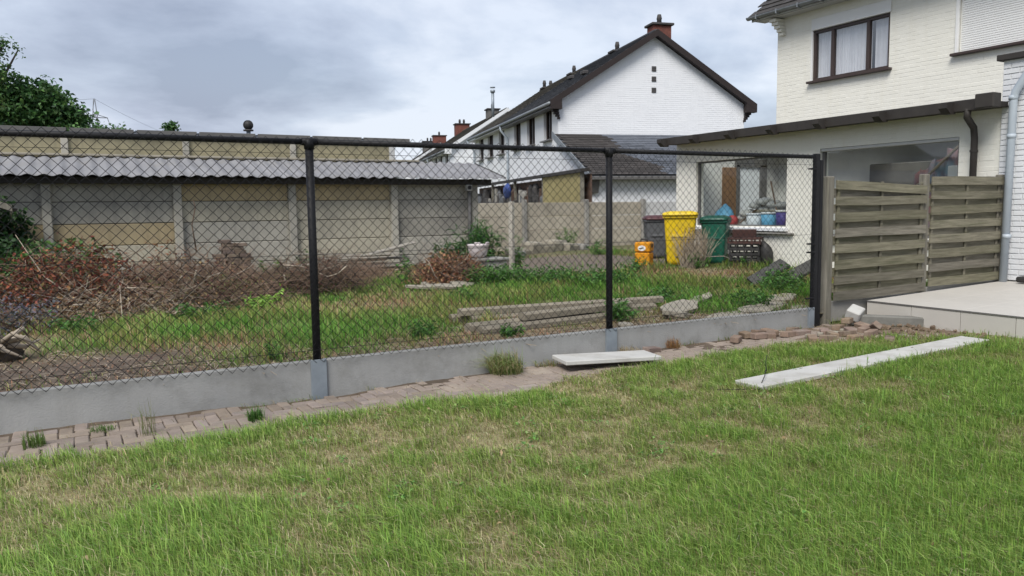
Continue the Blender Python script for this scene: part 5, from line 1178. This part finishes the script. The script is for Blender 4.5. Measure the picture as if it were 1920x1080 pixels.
# broad-leaved weeds
def weed(x, y, r, hh, n, label, cols=((.055, .15, .03), (.08, .19, .04), (.11, .22, .05)), L=.07, W=.028, cat='weed', name='leafy_weed', z=None, dn=.1):
    t = thing(name, label, cat, (x, y, hy(x, y) if z is None else z)); z0 = t.location.z; ns = max(4, n//40); st = MB(); Ps = []
    for k in range(ns):
        a = rng.uniform(0, 6.28); q = r*math.sqrt(rng.random()); e = Vector((x+q*math.cos(a), y+q*math.sin(a), z0+hh*rng.uniform(.5, 1.)*(1-.35*q/r))); b0 = Vector((x+q*.3*math.cos(a), y+q*.3*math.sin(a), z0-.01)); m = b0.lerp(e, .5)+Vector((0, 0, .04*hh))
        st.tube([b0, m, e], [.004, .003, .002], 4, False)
        for f in np.linspace(.15, 1, max(3, n//ns)): 
            p = b0.lerp(m, f*2) if f < .5 else m.lerp(e, f*2-1); Ps.append(np.array(p)+rng.normal(0, r*.09, 3))
    st.build('stems', MATS['green_stem'], t); Ps = np.array(Ps)
    leaves('foliage', Ps, L*rng.uniform(.6, 1.3, len(Ps)), W*rng.uniform(.7, 1.2, len(Ps)), colmix(len(Ps), cols), M('leaf'), t, droop=dn); return t
mat('green_stem', (.13, .19, .06), None, 4, .7)
for a in [(5.75, .78, .32, .3, 420, 'bright green weed clump growing over the pale mortar slabs'), (6.85, 1.3, .42, .42, 520, 'tall green weed clump in front of the propped dark slabs'), (7.5, 1.9, .4, .45, 420, 'green weed clump under the left propped dark slab'),
          (3.75, .95, .35, .3, 420, 'green weed growing over the lying concrete posts by the middle post'), (5.3, 1.75, .45, .28, 420, 'green weed between posts and mortar slabs'), (4.25, 4.9, .55, .42, 1600, 'dense green weed patch right of the brown leaf heap'),
          (5.15, 4.6, .65, .33, 1500, 'green weed patch in front of the wooden stake'), (5.9, 3.9, .6, .35, 1300, 'low green weed patch before the orange tool case'), (.35, 3.55, .3, .4, 350, 'bright yellow green weed before the twig heap left of the first post', ((.2, .36, .06), (.26, .42, .08)), .07, .03), (-1.9, 3.2, .4, .25, 350, 'low green weed patch before the red brush heap'), (-.4, 3.4, .45, .25, 400, 'green weed patch at the foot of the twig heap'), (2.9, 5.3, .16, .75, 160, 'slim upright weed left of the brown leaf heap'), (2.95, 3.3, .35, .22, 300, 'low green weed patch in the middle of the yard'),
          (8.75, 4.9, .3, .35, 260, 'green weed at the foot of the green bin'), (7.6, 5.4, .4, .3, 300, 'green weed patch left of the orange tool case'), (9.35, 4.45, .15, .4, 120, 'small light green weed beside the crate stack'),
          (1.35, 1.0, .22, .2, 200, 'green weed behind the first bay of gravel boards'), (2.15, .62, .16, .16, 150, 'small weed at the left end of the lying posts'), (-.15, .75, .2, .14, 120, 'flat weed on bare soil left of the first post'), (9.3, 9.0, .35, .5, 300, 'green bush at the far wall behind the middle post')]: weed(*a)
weed(10.35, 11.9, .35, .75, 420, 'green bush growing at the foot of the far wall')
# bamboo-like plant behind the bowl
weed(4.95, 6.75, .45, 1.3, 1800, 'tall narrow leaved green plant behind the bowl planter', ((.035, .1, .025), (.05, .14, .03), (.08, .18, .04)), .16, .026, 'plant', 'tall_plant', None, .3)
weed(4.4, 6.9, .3, .95, 700, 'leafy dark green shrub left of the bowl planter', ((.03, .09, .025), (.05, .12, .03)), .13, .028, 'plant', 'tall_plant', None, .3)
weed(5.75, 6.7, .25, .75, 260, 'narrow leaved plant right of the wooden stake', ((.05, .13, .03), (.08, .16, .04)), .13, .024, 'plant', 'tall_plant', None, .3)
weed(1.55, 8.5, .3, .5, 200, 'thin green weed right of the brick stack', L=.06); weed(2.2, 8.6, .3, .6, 220, 'thin green weed against the shed left of the plank pile', L=.06)
# shrubs on the left
def shrub(name, label, cx, cy, cz, rx, ry, rz, n, cols, L, W, cat='shrub', m=None, base=None, nb=40):
    t = thing(name, label, cat, (cx, cy, base if base is not None else hy(cx, cy))); u = rng.normal(size=(n, 3)); u /= np.linalg.norm(u, axis=1)[:, None]; rad = rng.random(n)**.4
    lump = .75+.5*fbm(u[:, 0]*2+5+cx, u[:, 2]*2+u[:, 1]+5, 1.6, 3); P = np.array([cx, cy, cz])+u*rad[:, None]*lump[:, None]*np.array([rx, ry, rz])
    P[:, 2] = np.maximum(P[:, 2], t.location.z+.03); leaves('foliage', P, L*rng.uniform(.6, 1.3, n), W*rng.uniform(.7, 1.2, n), colmix(n, cols), m or M('leaf'), t)
    b = MB(); z0 = t.location.z
    for k in range(nb):
        q = P[rng.integers(n)]; s = Vector((cx+rng.normal(0, rx*.15), cy+rng.normal(0, ry*.15), z0)); e = Vector(q); b.tube([s, s.lerp(e, .5)+Vector(rng.normal(0, .06, 3)), e], [.012, .008, .003], 4, False)
    b.build('branches', M('twig'), t); return t
DK = [(.022, .06, .02), (.035, .085, .026), (.05, .11, .03)]
shrub('ivy', 'dark ivy climbing the shed wall at the left edge', -2.75, 8.85, 1.2, .55, .18, .62, 1500, DK, .09, .07, 'ivy')
shrub('dark_shrub', 'dark green shrub behind the red leaved brush at the left', -2.75, 6.3, .75, .75, .6, .6, 1900, DK, .09, .05)
shrub('green_shrub', 'green leafy shrub poking out behind the red leaved brush', -1.85, 5.9, .8, .75, .5, .42, 1300, [(.045, .11, .03), (.07, .16, .04), (.1, .2, .05)], .09, .045)
shrub('lavender', 'blue grey weed clump at the left edge of the yard', -2.3, 3.55, .42, .5, .4, .26, 900, [(.13, .13, .15), (.17, .16, .2), (.1, .12, .1)], .05, .02)
# brush heaps of cut branches
def brush(name, label, spine, n_tw, n_lf, leafcols, lw=None, twig_m='twig', big=0, L=.06, W=.028):
    sp = [np.array(s) for s in spine]; mid = sp[len(sp)//2]; t = thing(name, label, 'brush heap', (mid[0], mid[1], hy(mid[0], mid[1])), 0, 'heaps of cut branches')
    def pick():
        k = rng.integers(len(sp)-1) if len(sp) > 1 else 0; f = rng.random(); s = sp[k]*(1-f)+sp[min(k+1, len(sp)-1)]*f; return s   # x,y,r,h
    b = MB()
    for i in range(n_tw):
        s = pick(); a = rng.uniform(0, 6.28); q = s[2]*math.sqrt(rng.random()); x, y = s[0]+q*math.cos(a), s[1]+q*.8*math.sin(a); top = s[3]*(1-(q/s[2])**2*.8); z = hy(x, y)+top*rng.random()**.7
        a2 = rng.uniform(0, 6.28); el = rng.normal(.1, .35); l = rng.uniform(.15, .6); d = Vector((math.cos(a2)*math.cos(el), math.sin(a2)*math.cos(el), math.sin(el))); p0 = Vector((x, y, z)); p2 = p0+d*l; p1 = p0+d*l*.5+Vector(rng.normal(0, .04, 3)); p2.z = max(p2.z, hy(x, y)+.01); r = rng.uniform(.002, .0055)
        b.tube([p0, p1, p2], [r, r*.8, r*.45], 4, False)
        if rng.random() < .5: d2 = Vector(rng.normal(0, .14, 3)); b.tube([p1, p1+d2], [r*.7, r*.3], 3, False)
    tag(b.build('twigs', M(twig_m), t), kind='stuff')
    for i in range(big):
        s = pick(); a2 = rng.uniform(-.5, .9); l = rng.uniform(.6, 1.2); x, y = s[0]+rng.normal(0, .2), s[1]-s[2]*rng.uniform(.1, .55); z = hy(x, y)+s[3]*rng.uniform(.3, .75); a2 = rng.uniform(0, 3.1); el = rng.normal(.25, .4); d = Vector((math.cos(a2)*math.cos(el), math.sin(a2)*.5, math.sin(el)))
        pts = [Vector((x, y, z))+d*(l*f-.5*l)+Vector((0, 0, .06*math.sin(f*7+i))) for f in (0, .25, .5, .75, 1)]; MB().tube(pts, [.011, .010, .008, .006, .003], 6).build('branch', M('pale_branch'), t, True)
    if n_lf:
        Ps = []
        for i in range(n_lf):
            s = pick(); a = rng.uniform(0, 6.28); q = s[2]*math.sqrt(rng.random()); x, y = s[0]+q*math.cos(a), s[1]+q*.8*math.sin(a); lim = s[3]*(1-(q/s[2])**2*.8)*(.8+.4*float(fbm(np.array([x*2]), np.array([y*2]), 1, 2)[0])); Ps.append((x, y, hy(x, y)+lim*rng.random()**.55))
        Ps = np.array(Ps); tag(leaves('dead_leaves', Ps, L*rng.uniform(.6, 1.3, n_lf), W*rng.uniform(.7, 1.3, n_lf), colmix(n_lf, leafcols, lw, .25), M('dead_leaf'), t), kind='stuff')
    return t
brush('red_brush_heap', 'heap of cut branches with red brown leaves at the left', [(-2.25, 4.75, .6, .75), (-1.75, 4.6, .75, .98), (-1.3, 4.4, .6, .8)], 500, 3600, [(.23, .08, .048), (.18, .062, .042), (.29, .135, .075), (.13, .048, .036), (.2, .13, .06)], None, 'twig', 3, .075, .034)
brush('twiggy_brush_heap', 'heap of bare tangled twigs and tan leaves left of the first post', [(-1.0, 4.3, .6, .75), (-.4, 4.35, .75, .78), (.2, 4.6, .6, .5)], 1200, 1900, [(.24, .14, .08), (.33, .24, .13), (.17, .075, .055), (.12, .06, .05)], None, 'twig', 8, .05, .025)
brush('pale_brush_heap', 'tan brush and grass heap in front of the twiggy heap', [(-1.9, 3.9, .4, .32), (-1.2, 3.75, .5, .36), (-.5, 3.85, .5, .3)], 260, 1500, [(.34, .25, .14), (.26, .18, .1), (.2, .12, .08)], None, 'pale_branch', 3, .05, .02)
brush('purple_brush_heap', 'dark purplish twig heap behind the first fence post', [(.7, 5.0, .5, .42), (1.4, 5.1, .6, .68), (1.9, 5.5, .45, .42)], 1300, 900, [(.17, .075, .06), (.24, .13, .09), (.12, .06, .055)], None, 'twig', 4, .05, .02)
brush('low_brush_heap', 'low strip of brown twigs in front of the plank pile', [(2.2, 6.2, .5, .25), (2.9, 6.9, .5, .22)], 600, 700, [(.22, .11, .07), (.3, .2, .11)], None, 'twig', 2, .05, .02)
brush('brown_leaf_heap', 'heap of rust brown dead leaves left of the bowl planter', [(3.2, 5.15, .4, .45), (3.75, 5.35, .55, .58), (4.2, 5.5, .35, .4)], 380, 3600, [(.24, .105, .06), (.3, .16, .09), (.18, .075, .05), (.34, .22, .12)], None, 'twig', 3, .07, .024)
brush('far_brush_heap', 'low brown twig heap in front of the brick stack by the shed', [(-.8, 7.6, .6, .45), (-.1, 7.7, .5, .3), (1.4, 7.4, .6, .25)], 800, 900, [(.2, .1, .07), (.15, .075, .055), (.27, .17, .1)], None, 'twig', 4, .05, .022)
# dry red stem plant against the wall, dead stems in front of the yellow bin
weed(-.2, 8.3, .5, 1.05, 110, 'tall withered reddish plant in front of the ochre slabs', ((.3, .13, .06), (.24, .1, .05)), .08, .03, 'plant', 'withered_plant')
weed(3.75, 6.2, .35, .6, 160, 'withered reddish plant behind the brown leaf heap', ((.3, .12, .06), (.22, .09, .05)), .1, .03, 'plant', 'withered_plant')
n = 260; t = thing('dry_stem_bundle', 'upright bundle of dry brown stems in front of the yellow bin', 'plant', (8.75, 5.05, hy(8.75, 5.05))); b = MB()
for i in range(n):
    a = rng.uniform(0, 6.28); q = .3*math.sqrt(rng.random()); x, y = 8.72+q*math.cos(a), 5.08+q*.6*math.sin(a); z = hy(x, y); hh = rng.uniform(.4, .78); d = Vector(rng.normal(0, .07, 3)); b.tube([(x, y, z-.02), (x+d.x, y+d.y, z+hh*.6), (x+d.x*2.2, y+d.y*2.2, z+hh)], [.0045, .004, .002], 4, False)
tag(b.build('stems', M('pale_branch'), t), kind='stuff')
n = 500; x = 8.72+rng.normal(0, .18, n); y = 5.08+rng.normal(0, .1, n); leaves('seed_heads', np.stack([x, y, hy(8.7, 5)+rng.uniform(.2, .78, n)], 1), .05, .014, colmix(n, [(.3, .22, .11), (.22, .15, .08)]), M('dead_leaf'), t); tag(bpy.data.objects['seed_heads'], kind='stuff')
# root stump at the left edge
t = thing('root_stump', 'torn up root stump lying at the left edge behind the boards', 'stump', (-2.3, 1.75, hy(-2.3, 1.7))); z = t.location.z
b = MB(); b.blob((-2.36, 1.85, z+.1), (.13, .12, .12), 5, .5); b.build('root_ball', M('bark'), t, True)
for k in range(16):
    a = k*.41; b = MB(); b.tube([(-2.34, 1.8, z+.15), (-2.34+.2*math.cos(a), 1.8+.2*math.sin(a), z+.2+.08*math.sin(k*2)), (-2.34+.32*math.cos(a+.4), 1.8+.3*math.sin(a+.4), z+.06+.1*(k % 2))], [.03, .022, .007], 6); b.build('root', M('pale_branch'), t, True)
# ------------------------------------------------------------------ trees
def tree(name, label, x, y, trunk_h, blobs, n, cols, L, W, group='trees beyond the yard'):
    t = thing(name, label, 'tree', (x, y, .2), 0, group); b = MB(); top = max(q[2] for q in blobs)
    b.tube([(x, y, 0), (x+.1, y, trunk_h*.5), (x, y+.1, trunk_h), (x+.1, y, top)], [.3, .24, .18, .04], 10)
    tr = b.build('trunk', M('bark'), t, True); Ps = []
    for (bx, by, bz, rx, ry, rz) in blobs:
        br = MB(); br.tube([(x, y, trunk_h*.8), ((x+bx)/2, (y+by)/2, (trunk_h+bz)/2), (bx, by, bz)], [.09, .06, .02], 6, False); br.build('limb', M('bark'), tr, True)
        m = int(n*rx*rz/sum(q[3]*q[5] for q in blobs)); nc = max(10, m//45); cu = rng.normal(size=(nc, 3)); cu /= np.linalg.norm(cu, axis=1)[:, None]; cc = np.array([bx, by, bz])+cu*(rng.random(nc)**.45)[:, None]*np.array([rx, ry, rz])
        i = rng.integers(nc, size=m); Ps.append(cc[i]+rng.normal(0, .17, (m, 3))*np.array([1.1, 1.1, .7]))
    P = np.concatenate(Ps); leaves('crown', P, L*rng.uniform(.6, 1.3, len(P)), W*rng.uniform(.7, 1.2, len(P)), colmix(len(P), cols, None, .25), M('leaf'), t); return t
TC = [(.05, .12, .035), (.075, .165, .05), (.11, .21, .065), (.04, .095, .035)]
tree('leafy_tree', 'dense dark green tree rising behind the shed at the left', -3.0, 24, 2.8, [(-3.2, 24, 4.6, 1.7, 1.6, 1.3), (-2.2, 24, 5.0, .9, 1.2, .85), (-1.6, 24, 4.3, .75, 1.2, .8), (-2.6, 23.8, 5.4, .6, .9, .55), (-1.9, 23.9, 5.2, .45, .8, .4), (-1.35, 24, 4.75, .4, .7, .45), (-4.4, 24, 5.2, 1.2, 1.3, 1.3)], 23000, TC, .16, .11)
tree('light_tree', 'lighter green tree with loose twigs at the far left edge', -4.4, 23, 3.4, [(-4.4, 23, 6.0, 1.0, 1., 1.1), (-3.6, 23, 6.3, .45, .7, .55), (-3.35, 23, 5.8, .4, .6, .5), (-3.15, 23, 6.75, .25, .3, .18), (-2.75, 23, 6.62, .12, .2, .08), (-3.7, 23, 6.9, .35, .5, .3), (-3.4, 22.8, 5.0, .6, .6, .6)], 5200, [(.09, .18, .055), (.13, .22, .07), (.06, .13, .04)], .12, .08)
tree('far_poplar', 'small pointed treetop showing above the flat roof', 5.8, 60, 6, [(5.8, 60, 7.6, .35, .35, .9), (5.55, 60, 8.0, .22, .22, .5)], 900, TC, .25, .16)
tree('far_bush_tree', 'low tree crown beside the pylon behind the flat roof', .6, 40, 3, [(.6, 40, 5.3, .9, .9, .75), (-.4, 40, 5.4, .8, .8, .8)], 1500, TC, .2, .14)
# ------------------------------------------------------------------ lattice pylon
t = thing('pylon', 'distant steel lattice power pylon beside the left tree', 'pylon', (5.3, 200, 0)); b = MB()
for sx in (-1, 1):
    for sy in (-1, 1): b.tube([(5.3+sx*2.2, 200+sy*2.2, 0), (5.4+sx*.7, 200+sy*.7, 21), (5.45+sx*.12, 200+sy*.12, 27.8)], .11, 4)
for k in range(12):
    z = k*2.3; s0 = 2.2-1.5*min(1, z/21)-.08*max(0, z-21)/6.8*7; s1 = 2.2-1.5*min(1, (z+2.3)/21)-.08*max(0, z+2.3-21)/6.8*7; s0, s1 = max(s0, .12), max(s1, .12); sg = 1 if k % 2 else -1
    for sy in (-1, 1): b.tube([(5.35-sg*s0, 200+sy*s0, z), (5.38+sg*s1, 200+sy*s1, z+2.3)], .07, 4)
b.build('tower', M('pylon'), t)
b = MB(); b.tube([(2.8, 200, 23.6), (5.4, 200, 24.4), (8.0, 200, 23.6)], .1, 4); b.tube([(2.8, 200, 23.6), (8.0, 200, 23.6)], .12, 4)
for x in (2.9, 7.9): b.tube([(x, 200, 23.6), (x+.3, 200, 22.6)], .1, 4)
b.build('cross_arm', M('pylon'), t)
b = MB()
for (xa, za, xb, zb) in ((8.2, 22.6, 40, 14), (5.45, 27.8, 40, 18), (2.9, 22.6, -40, 26), (5.45, 27.8, -40, 31)):
    pts = [(xa+(xb-xa)*f, 200+30*f, za+(zb-za)*f-6*f*(1-f)) for f in np.linspace(0, 1, 12)]; b.tube(pts, .035, 3, False)
b.build('power_lines', M('pylon'), t)

for o in COL.objects:
    if o.parent is None and 'category' in o and 'kind' not in o: o['kind'] = 'thing'
